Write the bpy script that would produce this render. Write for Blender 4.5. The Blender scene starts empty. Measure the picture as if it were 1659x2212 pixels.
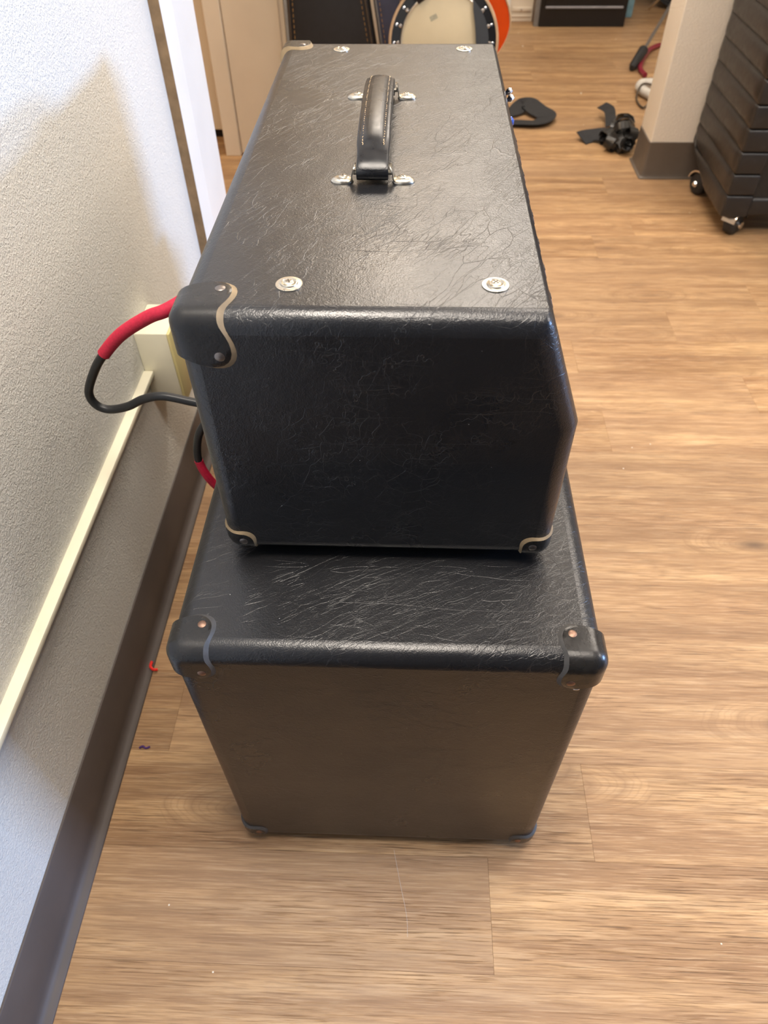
import bpy, bmesh, math, random
from mathutils import Vector, Matrix, noise
random.seed(7)
C = bpy.context.scene
COL = C.collection
PI = math.pi

# ------------------------------------------------------------------ camera
cam_d = bpy.data.cameras.new('camera')
cam = bpy.data.objects.new('camera', cam_d)
COL.objects.link(cam)
H = 1.25                                   # phone height above the floor
dn = Vector((20.5, 1414.0, 1555.0)).normalized()      # straight down, in lens axes (right, down, forward)
yv = Vector((85.5, -1726.0, 1555.0)).normalized()     # into the room
yv = (yv - dn * yv.dot(dn)).normalized()
up = -dn
xv = yv.cross(up)
# rows = world axes in lens coordinates; blender camera looks down -Z with +Y up
right = Vector((xv.x, yv.x, up.x)); dwn = Vector((xv.y, yv.y, up.y)); fwd = Vector((xv.z, yv.z, up.z))
M = Matrix((right, -dwn, -fwd)).transposed().to_4x4()
M.translation = Vector((0, 0, H))
cam.matrix_world = M
cam_d.sensor_fit = 'VERTICAL'
cam_d.sensor_height = 36.0
cam_d.sensor_width = 27.0
cam_d.lens = 36.0 * 1555.0 / 2212.0
cam_d.clip_start = 0.02
cam_d.dof.use_dof = True
cam_d.dof.focus_distance = 0.80
cam_d.dof.aperture_fstop = 7.5
C.camera = cam

# ------------------------------------------------------------------ world, view
w = bpy.data.worlds.new('world'); C.world = w; w.use_nodes = True
bg = w.node_tree.nodes['Background']
bg.inputs[0].default_value = (0.55, 0.72, 1.0, 1); bg.inputs[1].default_value = 0.6
C.view_settings.view_transform = 'Standard'
C.view_settings.look = 'None'
C.view_settings.gamma = 1.0
C.view_settings.use_curve_mapping = False
C.view_settings.exposure = 0.0

# ------------------------------------------------------------------ lights
def area(name, loc, rot, sx, sy, power, col):
    d = bpy.data.lights.new(name, 'AREA'); d.shape = 'RECTANGLE'; d.size = sx; d.size_y = sy
    d.energy = power; d.color = col
    o = bpy.data.objects.new(name, d); COL.objects.link(o); o.location = loc; o.rotation_euler = rot
    return o
CEIL = 2.70
WARM = (1.0, 0.91, 0.81)
LAMPS = ((0.56, 0.45, 12, .12, .57), (-0.04, 0.42, 34, .32, .32), (1.60, 1.75, 27, .57, .30), (0.30, 3.15, 40, .57, .30), (0.30, 4.75, 20, .57, .30), (2.8, 0.6, 30, .57, .30), (2.15, 3.6, 12, .57, .30))
for lx, ly, p, sx, sy in LAMPS:
    area('ceiling_lamp_light', (lx, ly, CEIL - 0.035), (0, 0, 0), sx * 1.9, sy * 1.9, p, WARM)
area('hall_lamp_light', (-1.6, 2.3, CEIL - 0.035), (0, 0, 0), 0.5, 0.5, 26, (1.0, 0.74, 0.48))
# daylight through the small window of the right wall
area('window_daylight', (5.93, 0.75, 1.47), (0, PI / 2, 0), 0.50, 0.85, 290, (0.33, 0.55, 1.0))

# ------------------------------------------------------------------ helpers
def empty(name, loc=(0, 0, 0), rz=0.0):
    o = bpy.data.objects.new(name, None); COL.objects.link(o)
    o.location = loc; o.rotation_euler = (0, 0, rz); o.empty_display_size = 0.05
    return o
def tag(o, label, cat=None, group=None):
    o['label'] = label
    if cat: o['category'] = cat
    if group: o['group'] = group
    return o
def thing(name, label, cat, loc=(0, 0, 0), rz=0.0, group=None):
    return tag(empty(name, loc, rz), label, cat, group)
def mats(o, m):
    for x in (m if isinstance(m, (list, tuple)) else [m]): o.data.materials.append(x)
def obj(name, bm, m, parent=None, smooth=True, loc=None):
    me = bpy.data.meshes.new(name)
    bmesh.ops.recalc_face_normals(bm, faces=bm.faces[:])
    bm.to_mesh(me); bm.free()
    if smooth:
        me.polygons.foreach_set('use_smooth', [True] * len(me.polygons))
        me.set_sharp_from_angle(angle=math.radians(35))
    o = bpy.data.objects.new(name, me); COL.objects.link(o); mats(o, m)
    if parent: o.parent = parent
    if loc: o.location = loc
    return o
def struct(name, bm, m, parent=None, smooth=False):
    o = obj(name, bm, m, parent, smooth)
    if not parent: o['kind'] = 'structure'
    return o
def box(bm, x0, x1, y0, y1, z0, z1, bev=0.0, seg=2, mat=0, xf=None):
    b = bmesh.new()
    vs = [b.verts.new((x, y, z)) for z in (z0, z1) for y in (y0, y1) for x in (x0, x1)]
    for f in ((0, 1, 3, 2), (4, 6, 7, 5), (0, 4, 5, 1), (2, 3, 7, 6), (0, 2, 6, 4), (1, 5, 7, 3)):
        b.faces.new([vs[i] for i in f])
    if bev > 0:
        bmesh.ops.bevel(b, geom=b.edges[:], offset=bev, segments=seg, profile=0.5, affect='EDGES')
    merge(bm, b, mat, xf)
    return bm
def merge(bm, b, mat=0, xf=None):
    if xf is not None: bmesh.ops.transform(b, matrix=xf, verts=b.verts[:])
    mp = {}
    for v in b.verts: mp[v] = bm.verts.new(v.co)
    for f in b.faces:
        nf = bm.faces.new([mp[v] for v in f.verts]); nf.material_index = mat
    b.free()
def prism(bm, pts, axis, a0, a1, bev=0.0, seg=2, mat=0, xf=None, only=None):
    """polygon extruded along an axis; pts are the two other coordinates"""
    b = bmesh.new()
    def P(p, a):
        return {'x': (a, p[0], p[1]), 'y': (p[0], a, p[1]), 'z': (p[0], p[1], a)}[axis]
    A = [b.verts.new(P(p, a0)) for p in pts]; B = [b.verts.new(P(p, a1)) for p in pts]
    n = len(pts)
    b.faces.new(A); b.faces.new(B[::-1])
    for i in range(n): b.faces.new((A[i], B[i], B[(i + 1) % n], A[(i + 1) % n]))
    if bev > 0:
        eg = b.edges[:]
        if only == 'caps': eg = [e for f in b.faces if len(f.verts) == n and n != 4 for e in f.edges]
        bmesh.ops.bevel(b, geom=eg, offset=bev, segments=seg, profile=0.5, affect='EDGES')
    merge(bm, b, mat, xf)
    return bm
def lathe(bm, prof, seg=24, mat=0, xf=None, closed=False):
    """profile of (radius, height) about Z"""
    b = bmesh.new(); rings = []
    for r, z in prof:
        if r < 1e-6: rings.append([b.verts.new((0, 0, z))])
        else: rings.append([b.verts.new((r * math.cos(2 * PI * k / seg), r * math.sin(2 * PI * k / seg), z)) for k in range(seg)])
    if closed: rings.append(rings[0])
    for a, c in zip(rings, rings[1:]):
        for k in range(seg):
            k2 = (k + 1) % seg
            if len(a) == 1 and len(c) == 1: continue
            if len(a) == 1: b.faces.new((a[0], c[k], c[k2]))
            elif len(c) == 1: b.faces.new((a[k], a[k2], c[0]))
            else: b.faces.new((a[k], a[k2], c[k2], c[k]))
    if not closed and len(rings[0]) > 1: b.faces.new(rings[0][::-1])
    if not closed and len(rings[-1]) > 1: b.faces.new(rings[-1])
    merge(bm, b, mat, xf)
    return bm
def crom(pts, n=8):
    P = [Vector(p) for p in pts]; out = []
    for i in range(len(P) - 1):
        p0 = P[max(i - 1, 0)]; p1 = P[i]; p2 = P[i + 1]; p3 = P[min(i + 2, len(P) - 1)]
        for k in range(n):
            t = k / n
            out.append(0.5 * ((2 * p1) + (p2 - p0) * t + (2 * p0 - 5 * p1 + 4 * p2 - p3) * t * t + (3 * p1 - p0 - 3 * p2 + p3) * t ** 3))
    out.append(P[-1]); return out
def tube(bm, path, r, seg=12, mat=0, flat=None):
    """r may be a number or a list; flat=(ru, rv, up) sweeps an ellipse"""
    P = [Vector(p) for p in path]; rings = []
    prev = None
    for i, p in enumerate(P):
        t = (P[min(i + 1, len(P) - 1)] - P[max(i - 1, 0)]).normalized()
        if prev is None:
            ref = Vector((0, 0, 1)) if abs(t.z) < 0.9 else Vector((1, 0, 0))
            if flat: ref = Vector(flat[2])
            u = (ref - t * ref.dot(t)).normalized()
        else: u = (prev - t * prev.dot(t)).normalized()
        prev = u; v = t.cross(u)
        rr = r[i] if isinstance(r, (list, tuple)) else r
        ru, rv = (flat[0], flat[1]) if flat else (rr, rr)
        rings.append([bm.verts.new(p + u * ru * math.cos(2 * PI * k / seg) + v * rv * math.sin(2 * PI * k / seg)) for k in range(seg)])
    for a, b in zip(rings, rings[1:]):
        for k in range(seg):
            f = bm.faces.new((a[k], a[(k + 1) % seg], b[(k + 1) % seg], b[k])); f.material_index = mat
    f = bm.faces.new(rings[0][::-1]); f.material_index = mat
    f = bm.faces.new(rings[-1]); f.material_index = mat
    return bm
def ribbon(bm, path, width_dir, w, th, mat=0):
    """flat strap: path of points, local width vectors (one or per point)"""
    P = [Vector(p) for p in path]; rings = []
    for i, p in enumerate(P):
        t = (P[min(i + 1, len(P) - 1)] - P[max(i - 1, 0)]).normalized()
        wd = Vector(width_dir[i] if isinstance(width_dir, list) else width_dir)
        wd = (wd - t * wd.dot(t)).normalized(); nn = t.cross(wd)
        rings.append([bm.verts.new(p + wd * a * w / 2 + nn * c * th / 2) for a, c in ((-1, -1), (1, -1), (1, 1), (-1, 1))])
    for a, b in zip(rings, rings[1:]):
        for k in range(4): bm.faces.new((a[k], a[(k + 1) % 4], b[(k + 1) % 4], b[k])).material_index = mat
    bm.faces.new(rings[0][::-1]); bm.faces.new(rings[-1])
    return bm
def T(x, y, z): return Matrix.Translation((x, y, z))
def R(a, ax): return Matrix.Rotation(math.radians(a), 4, ax)
def dup(root, loc=None, rot=None, label=None):
    r = root.copy(); COL.objects.link(r)
    if loc is not None: r.location = loc
    if rot is not None: r.rotation_euler = rot
    if label: r['label'] = label
    for ch in list(root.children):
        c = ch.copy(); COL.objects.link(c); c.parent = r
        for g in ch.children:
            d = g.copy(); COL.objects.link(d); d.parent = c
    return r
def dupp(part, parent=None, loc=None, rot=None):
    c = part.copy(); COL.objects.link(c); c.parent = parent or part.parent
    if loc is not None: c.location = loc
    if rot is not None: c.rotation_euler = rot
    return c

# ------------------------------------------------------------------ materials
class NT:
    def __init__(s, name):
        s.m = bpy.data.materials.new(name); s.m.use_nodes = True; s.t = s.m.node_tree; s.N = s.t.nodes
        s.b = s.N['Principled BSDF']
    def n(s, typ, **k):
        nd = s.N.new('ShaderNode' + typ)
        for a, b in k.items(): setattr(nd, a, b)
        return nd
    def l(s, a, b): s.t.links.new(a, b)
    def val(s, nd, key, v):
        if hasattr(v, 'is_output'): s.l(v, nd.inputs[key])
        else: nd.inputs[key].default_value = v
    def math(s, op, a, b=None, c=None, clamp=False):
        nd = s.n('Math', operation=op); nd.use_clamp = clamp
        s.val(nd, 0, a)
        if b is not None: s.val(nd, 1, b)
        if c is not None: s.val(nd, 2, c)
        return nd.outputs[0]
    def mapr(s, v, a, b, c=0.0, d=1.0):
        nd = s.n('MapRange'); s.val(nd, 0, v)
        for i, x in zip((1, 2, 3, 4), (a, b, c, d)): nd.inputs[i].default_value = x
        return nd.outputs[0]
    def coord(s, kind='Object', scale=(1, 1, 1), loc=(0, 0, 0), rot=(0, 0, 0)):
        tc = s.n('TexCoord'); mp = s.n('Mapping')
        s.l(tc.outputs[kind], mp.inputs[0])
        mp.inputs[1].default_value = loc; mp.inputs[2].default_value = rot; mp.inputs[3].default_value = scale
        return mp.outputs[0]
    def noise(s, vec, scale, detail=3.0, rough=0.5, dist=0.0):
        nd = s.n('TexNoise'); s.l(vec, nd.inputs['Vector'])
        nd.inputs['Scale'].default_value = scale; nd.inputs['Detail'].default_value = detail
        nd.inputs['Roughness'].default_value = rough; nd.inputs['Distortion'].default_value = dist
        return nd.outputs[0]
    def vor(s, vec, scale, feature='F1', rand=1.0):
        nd = s.n('TexVoronoi', feature=feature); s.l(vec, nd.inputs['Vector'])
        nd.inputs['Scale'].default_value = scale; nd.inputs['Randomness'].default_value = rand
        return nd
    def mix(s, f, a, b, mode='MIX'):
        nd = s.n('Mix', data_type='RGBA', blend_type=mode)
        s.val(nd, 0, f)
        for k, v in ((6, a), (7, b)):
            if hasattr(v, 'is_output'): s.l(v, nd.inputs[k])
            else: nd.inputs[k].default_value = (*v, 1) if len(v) == 3 else v
        return nd.outputs[2]
    def bump(s, h, strength, dist, prev=None):
        nd = s.n('Bump'); s.l(h, nd.inputs['Height'])
        nd.inputs['Strength'].default_value = strength; nd.inputs['Distance'].default_value = dist
        if prev: s.l(prev, nd.inputs['Normal'])
        return nd.outputs[0]
    def set(s, col=None, rough=None, metal=None, normal=None, spec=None, coat=None, coatr=None, sheen=None):
        for k, v in (('Base Color', col), ('Roughness', rough), ('Metallic', metal), ('Normal', normal), ('Specular IOR Level', spec), ('Coat Weight', coat), ('Coat Roughness', coatr), ('Sheen Weight', sheen)):
            if v is None: continue
            if hasattr(v, 'is_output'): s.l(v, s.b.inputs[k])
            elif isinstance(v, tuple): s.b.inputs[k].default_value = (*v, 1)
            else: s.b.inputs[k].default_value = v
        return s.m
def srgb(r, g, b):
    f = lambda c: ((c / 255 + 0.055) / 1.055) ** 2.4 if c > 10 else c / 255 / 12.92
    return (f(r), f(g), f(b))

def vinyl(name, col, rough=0.36, crease=1.0, grain=1.0, spec=0.5, rot=0.5, cs=34.0):
    n = NT(name)
    v = n.coord('Object', (1, 1, 1), rot=(0.15, 0.1, rot))
    # warp the coordinates so that the creases wander
    wn = n.n('TexNoise'); n.l(v, wn.inputs['Vector']); wn.inputs['Scale'].default_value = 13; wn.inputs['Detail'].default_value = 2.5
    vm = n.n('VectorMath', operation='MULTIPLY_ADD'); n.l(wn.outputs[1], vm.inputs[0])
    vm.inputs[1].default_value = (0.034, 0.034, 0.034); n.l(v, vm.inputs[2])
    st = n.n('Mapping'); n.l(vm.outputs[0], st.inputs[0]); st.inputs[3].default_value = (0.36, 1.35, 1.1)
    c1 = n.vor(st.outputs[0], cs, 'DISTANCE_TO_EDGE').outputs['Distance']
    c2 = n.vor(st.outputs[0], cs * 2.9, 'DISTANCE_TO_EDGE').outputs['Distance']
    m1 = n.mapr(n.noise(v, 9, 2), 0.36, 0.58)
    m2 = n.mapr(n.noise(v, 12.5, 2), 0.40, 0.60)
    l1 = n.math('MULTIPLY', n.mapr(c1, 0.0, 0.012, 0.55, 0.0), m1)
    l2 = n.math('MULTIPLY', n.mapr(c2, 0.0, 0.020, 0.22, 0.0), m2)
    def strands(vec, sc, wdt, amp, msk, det=3.0):
        mp_ = n.n('Mapping'); n.l(vec, mp_.inputs[0]); mp_.inputs[3].default_value = sc
        f = n.noise(mp_.outputs[0], 1.0, det, 0.5, 0.3)
        return n.math('MULTIPLY', n.mapr(n.math('ABSOLUTE', n.math('SUBTRACT', f, 0.5)), 0.0, wdt, amp, 0.0), msk)
    l3 = strands(v, (9, 46, 34), 0.009, 0.70, m2)
    l4 = strands(v, (16, 80, 60), 0.016, 0.38, m1)
    tc2 = n.n('TexCoord')
    l5 = strands(tc2.outputs['Object'], (4.0, 26, 30), 0.0035, 0.5, m2, 2.0)
    cr = n.math('MAXIMUM', n.math('MAXIMUM', l1, l2), n.math('MAXIMUM', n.math('MAXIMUM', l3, l4), l5))
    g1 = n.vor(v, 620, 'F1').outputs['Distance']
    g2 = n.noise(v, 240, 3, 0.6)
    nb = n.bump(g1, 0.16 * grain, 0.0007)
    nb = n.bump(g2, 0.20 * grain, 0.0010, nb)
    nb = n.bump(cr, 0.44 * crease, 0.0006, nb)
    nb = n.bump(n.noise(v, 22, 3), 0.10, 0.006, nb)
    ro = n.math('ADD', n.mapr(n.noise(v, 7, 4), 0.3, 0.7, rough - 0.05, rough + 0.06), n.math('MULTIPLY', cr, 0.04))
    # dust specks
    sp = n.vor(v, 60, 'F1'); dm = n.math('MULTIPLY', n.mapr(sp.outputs['Distance'], 0.018, 0.035, 1.0, 0.0), n.mapr(n.noise(v, 31, 0), 0.60, 0.63))
    cc = n.mix(n.math('MULTIPLY', cr, 0.07), col, (0.22, 0.21, 0.20))  # sheen along the creases painted in as a lighter base colour
    cc = n.mix(dm, cc, (0.5, 0.5, 0.48))
    return n.set(cc, ro, normal=nb, spec=spec)
VINYL = vinyl('black_vinyl', (0.0088, 0.0093, 0.0110), rough=0.30, spec=0.74, rot=-1.0)
VINYL2 = vinyl('black_vinyl_lower', (0.0085, 0.0085, 0.0095), rot=-0.5, rough=0.31, spec=0.66, cs=30)
def leather(name, col, rough=0.3, fine=1.0):
    n = NT(name); v = n.coord('Object')
    nb = n.bump(n.noise(v, 420, 3, 0.6), 0.12 * fine, 0.0008)
    nb = n.bump(n.noise(v, 60, 3, 0.6), 0.09 * fine, 0.0025, nb)
    ro = n.mapr(n.noise(v, 55, 4, 0.6), 0.35, 0.7, rough - 0.04, rough + 0.09)
    c = n.mix(n.mapr(n.noise(v, 35, 3), 0.5, 0.75), col, tuple(x * 1.5 + 0.001 for x in col))
    return n.set(c, ro, normal=nb)
CORNER = leather('black_corner_leather', (0.013, 0.012, 0.011), 0.25)
STRAP = leather('black_strap_leather', (0.009, 0.0095, 0.011), 0.30, 0.5)
RAW = leather('raw_leather_edge', srgb(132, 113, 84), 0.7, 2)
def metal(name, col, rough=0.25, tarn=0.3):
    n = NT(name); v = n.coord('Object')
    f = n.mapr(n.noise(v, 160, 4, 0.6), 0.45, 0.75, 0.0, tarn)
    c = n.mix(f, col, tuple(x * 0.45 for x in col))
    return n.set(c, n.mapr(n.noise(v, 90, 3), 0.3, 0.7, rough, rough + 0.15), 1.0)
NICKEL = metal('nickel', (0.66, 0.61, 0.51), 0.24)
CHROME = metal('chrome', (0.85, 0.85, 0.86), 0.10, 0.1)
RIVET = metal('steel_rivet', (0.26, 0.23, 0.21), 0.30, 0.5)
COPPER = metal('copper_rivet', (0.30, 0.19, 0.14), 0.42, 0.4)
def plain(name, col, rough=0.5, var=0.12, scale=30, bump=0.0, bs=200, metal_=0.0, spec=0.5):
    n = NT(name); v = n.coord('Object')
    c = n.mix(n.mapr(n.noise(v, scale, 4), 0.35, 0.7), tuple(x * (1 - var) for x in col), tuple(min(1, x * (1 + var)) for x in col))
    nb = n.bump(n.noise(v, bs, 3), bump, 0.001) if bump else None
    return n.set(c, rough, metal_, nb, spec)
def stucco(name, col, s=1.0, amp=1.0):
    n = NT(name); v = n.coord('Object')
    wv = n.vor(v, 170 * s, 'SMOOTH_F1').outputs['Distance']
    a = n.mapr(n.noise(v, 115 * s, 3, 0.55, 0.5), 0.42, 0.62)
    nb = n.bump(a, 0.55 * amp, 0.0016)
    nb = n.bump(n.noise(v, 45 * s, 2), 0.3 * amp, 0.0025, nb)
    nb = n.bump(wv, 0.2 * amp, 0.0012, nb)
    c = n.mix(n.mapr(n.noise(v, 2.5, 3), 0.35, 0.7), tuple(x * 0.97 for x in col), col)
    return n.set(c, 0.62, normal=nb, spec=0.3)
WALL = stucco('painted_plaster_wall', srgb(226, 225, 218), 2.5, 0.95)
PILLAR = stucco('cream_textured_paint', srgb(244, 237, 222), 1.2, 0.8)
CEILM = plain('ceiling_tile', srgb(225, 222, 214), 0.9, 0.03, 60, 0.3, 300)
TRIMW = plain('cream_gloss_paint', srgb(236, 231, 208), 0.38, 0.04, 14, 0.12, 80)
WHITEP = plain('white_gloss_paint', srgb(232, 232, 228), 0.36, 0.03, 8, 0.08, 60)
WARMP = plain('warm_white_paint', srgb(233, 220, 200), 0.45, 0.03, 6, 0.08, 60)
MDF = plain('raw_board_edge', srgb(142, 116, 84), 0.85, 0.18, 40, 0.4, 300)
YELL = plain('yellowed_plastic', srgb(226, 212, 150), 0.4, 0.05, 12)
COVE = plain('dark_rubber_cove', srgb(84, 75, 70), 0.58, 0.10, 10, 0.10, 120)
COVE2 = plain('grey_rubber_cove', srgb(92, 82, 72), 0.5, 0.10, 10, 0.10, 120)
BLACKP = plain('black_gloss_panel', (0.006, 0.006, 0.007), 0.25, 0.1)
RUBBER = plain('black_rubber', (0.014, 0.014, 0.015), 0.55, 0.2, 50, 0.2)
CABLE = plain('black_cable_jacket', (0.016, 0.017, 0.018), 0.42, 0.1, 80)
RED = plain('red_braided_sleeve', srgb(196, 30, 62), 0.55, 0.10, 300, 0.35, 900)
THREAD = plain('tan_thread', srgb(190, 164, 128), 0.8, 0.15, 300)
CLOTHB = plain('black_webbing', (0.012, 0.012, 0.014), 0.75, 0.2, 60, 0.5, 500)
PLASTB = plain('black_plastic_bag', (0.020, 0.019, 0.018), 0.30, 0.2, 20, 0.2, 60)
DEBRIS = plain('white_lint', srgb(225, 215, 195), 0.8, 0.1)
REDLINT = plain('red_lint', srgb(235, 40, 25), 0.7, 0.1)
PURP = plain('purple_lint', srgb(80, 50, 110), 0.8, 0.1)
GRILLE = None
def grille():
    n = NT('woven_grille_cloth'); v = n.coord('Object', (1, 1, 1))
    c = n.vor(v, 260, 'F1', 0.2).outputs['Distance']
    col = n.mix(n.mapr(c, 0.2, 0.6), (0.050, 0.036, 0.022), (0.010, 0.008, 0.006))
    return n.set(col, 0.8, normal=n.bump(c, 0.6, 0.001))
GRILLE = grille()
def wood():
    n = NT('oak_look_vinyl_plank')
    oi = n.n('ObjectInfo'); rnd = oi.outputs['Random']
    tc = n.n('TexCoord'); cx = n.n('CombineXYZ')
    n.l(n.math('MULTIPLY', rnd, 37.0), cx.inputs[0]); n.l(n.math('MULTIPLY', rnd, 91.0), cx.inputs[1])
    ad = n.n('VectorMath', operation='ADD'); n.l(tc.outputs['Object'], ad.inputs[0]); n.l(cx.outputs[0], ad.inputs[1])
    P = ad.outputs[0]
    def mp(sx, sy):
        m = n.n('Mapping'); n.l(P, m.inputs[0]); m.inputs[3].default_value = (sx, sy, 1); return m.outputs[0]
    # knots: sparse cells, rings stretched along the board
    kn = n.vor(mp(1.5, 4.2), 1.25, 'F1', 1.0); kd = kn.outputs['Distance']
    kcol = n.n('SeparateColor'); n.l(kn.outputs['Color'], kcol.inputs[0])
    on = n.math('GREATER_THAN', kcol.outputs[0], 0.30)
    kinf = n.math('MULTIPLY', n.mapr(kd, 0.0, 0.30, 1.0, 0.0), on)
    core = n.math('MULTIPLY', n.mapr(kd, 0.015, 0.10, 1.0, 0.0), on)
    # grain bands bent around the knots
    sep = n.n('SeparateXYZ'); n.l(P, sep.inputs[0])
    wob = n.noise(mp(1.6, 7), 1.0, 4, 0.55)
    yy = n.math('ADD', n.math('MULTIPLY', sep.outputs[1], 34.0), n.math('MULTIPLY', wob, 9.0))
    yy = n.math('ADD', yy, n.math('MULTIPLY', kinf, 11.0))
    band = n.math('MULTIPLY_ADD', n.math('SINE', n.math('MULTIPLY', yy, 1.9)), 0.5, 0.5)
    band2 = n.math('MULTIPLY_ADD', n.math('SINE', n.math('MULTIPLY', yy, 7.3)), 0.5, 0.5)
    streak = n.noise(mp(2.2, 48), 1.0, 6, 0.62)
    fine = n.noise(mp(9, 330), 1.0, 4, 0.6)
    blot = n.noise(mp(2.0, 8.0), 1.0, 4, 0.6)
    pores = n.math('MULTIPLY', n.mapr(n.noise(mp(11, 430), 1.0, 3, 0.6), 0.56, 0.66), n.mapr(n.noise(mp(2.2, 14), 1, 2), 0.35, 0.6))
    st2 = n.noise(mp(3.2, 120), 1.0, 5, 0.65)
    st3 = n.noise(mp(1.3, 20), 1.0, 4, 0.6)
    st2 = n.noise(mp(3.2, 120), 1.0, 5, 0.65)
    st3 = n.noise(mp(1.3, 20), 1.0, 4, 0.6)
    st4 = n.noise(mp(14, 380), 1.0, 4, 0.62, )
    base = n.mix(n.mapr(blot, 0.36, 0.64), srgb(220, 184, 142), srgb(184, 148, 113))
    base = n.mix(n.mapr(st3, 0.47, 0.60, 0.0, 0.72), base, srgb(150, 115, 85))
    base = n.mix(n.mapr(streak, 0.52, 0.64, 0.0, 0.38), base, srgb(146, 112, 84))
    base = n.mix(n.mapr(streak, 0.46, 0.34, 0.0, 0.35), base, srgb(228, 198, 160))
    base = n.mix(n.mapr(st2, 0.53, 0.63, 0.0, 0.42), base, srgb(134, 102, 76))
    base = n.mix(n.mapr(st2, 0.46, 0.38, 0.0, 0.25), base, srgb(226, 196, 160))
    base = n.mix(n.mapr(st4, 0.50, 0.60, 0.0, 0.46), base, srgb(124, 94, 70))
    base = n.mix(n.mapr(st4, 0.46, 0.36, 0.0, 0.35), base, srgb(236, 210, 176))
    base = n.mix(n.math('MULTIPLY', n.math('POWER', band, 3.0), 0.30), base, srgb(138, 106, 78))
    base = n.mix(n.math('MULTIPLY', n.math('POWER', band2, 5.0), 0.20), base, srgb(132, 100, 74))
    base = n.mix(n.math('MULTIPLY', pores, 0.72), base, srgb(88, 64, 46))
    base = n.mix(n.math('MULTIPLY', n.math('POWER', kinf, 2.0), 0.62), base, srgb(146, 112, 84))
    base = n.mix(n.math('MULTIPLY', core, 0.80), base, srgb(84, 66, 54))
    # every board a little greyer, darker or warmer than the next
    r2 = n.math('FRACT', n.math('MULTIPLY', rnd, 13.7))
    base = n.mix(n.mapr(r2, 0, 1, 0.0, 0.40), base, srgb(170, 142, 116))
    hs = n.n('HueSaturation'); n.l(base, hs.inputs['Color']); n.l(n.mapr(rnd, 0, 1, 0.76, 0.90), hs.inputs['Value']); n.val(hs, 'Saturation', 1.14)
    nb = n.bump(fine, 0.35, 0.0006)
    nb = n.bump(n.math('MULTIPLY', pores, -1.0), 0.7, 0.0006, nb)
    nb = n.bump(streak, 0.25, 0.0008, nb)
    ro = n.mapr(streak, 0.3, 0.7, 0.40, 0.54)
    return n.set(hs.outputs[0], ro, normal=nb, spec=0.45)
WOOD = wood()

# ------------------------------------------------------------------ floor
slab = bmesh.new(); box(slab, -3.2, 6.2, -3.2, 6.2, -0.06, -0.004)
floor = struct('floor', slab, plain('floor_underlay', (0.03, 0.022, 0.016), 0.9))
PW, PL = 0.163, 1.22
def plank_mesh():
    bm = bmesh.new(); g = 0.00002; b = 0.00022
    a = (g, PL - g, g, PW - g)
    lo = [bm.verts.new((x, y, -0.004)) for x, y in ((a[0], a[2]), (a[1], a[2]), (a[1], a[3]), (a[0], a[3]))]
    mi = [bm.verts.new((x, y, -0.0007)) for x, y in ((a[0], a[2]), (a[1], a[2]), (a[1], a[3]), (a[0], a[3]))]
    hi = [bm.verts.new((x, y, 0.0)) for x, y in ((a[0] + b, a[2] + b), (a[1] - b, a[2] + b), (a[1] - b, a[3] - b), (a[0] + b, a[3] - b))]
    for A, B in ((lo, mi), (mi, hi)):
        for k in range(4): bm.faces.new((A[k], A[(k + 1) % 4], B[(k + 1) % 4], B[k]))
    bm.faces.new(hi); return bm
fixed = {-10: 0.143 - 0.0, -1: 0.478, 0: 0.793, 4: 0.797, 2: 0.30}
p0 = None
for r in range(-22, 27):
    y = 1.845 + r * PW
    if y + PW > 6.1: break
    off = fixed.get(r, None)
    if off is None: off = (0.143 + 0.437 * (r + 40) + 0.11 * random.random()) % PL
    k0 = -2 if y < 1.6 else -3
    x = off
    while x > (-0.62 if y < 1.5 else -2.4): x -= PL
    xmax = 2.6 if y > -0.4 else 1.4
    while x < xmax:
        if p0 is None:
            p0 = obj('plank', plank_mesh(), WOOD, floor, smooth=False, loc=(x, y, 0))
        else:
            dupp(p0, floor, (x, y, 0))
        x += PL
bm = bmesh.new(); box(bm, -0.42, 0.75, -1.05, -0.06, 0.0005, 0.008, 0.003, 2)
tag(obj('reflection_mat', bm, plain('reflection_mat_dark', (0.012, 0.012, 0.013), 0.95, 0.3, 300, 0.6, 600)), 'added charcoal mat on the planks, out of view, darkening reflections in the near cabinet faces', 'mat')  # unseen mat, added so the near cabinet faces reflect something dark
# rest of the room floor, out of view: one simple sheet per side
bm = bmesh.new(); box(bm, 3.9, 6.2, -3.2, 6.2, -0.004, -0.0005); box(bm, 1.2, 3.9, -3.2, -1.7, -0.004, -0.0005); box(bm, -0.6, 1.2, -3.2, -1.75, -0.004, -0.0005)
obj('floor_board', bm, WOOD, floor, smooth=False)

# ------------------------------------------------------------------ left wall 
TH = 0.0
WX, WY = -0.491, 0.0
def WM(): return Matrix.Translation((WX, WY, 0)) @ Matrix.Rotation(TH, 4, 'Z')
# local frame: x = out of the wall (0 = toe of the cove base), y = along, z = up
def wobj(name, bm, m, parent=None, kind=True, smooth=False):
    bmesh.ops.transform(bm, matrix=WM(), verts=bm.verts[:])
    return struct(name, bm, m, parent, smooth) if kind else obj(name, bm, m, parent, smooth)
WS = -0.022                                    # wall face
bm = bmesh.new(); box(bm, WS - 0.12, WS, -3.2, 1.632, 0, CEIL)
wobj('wall_left', bm, WALL)
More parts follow.
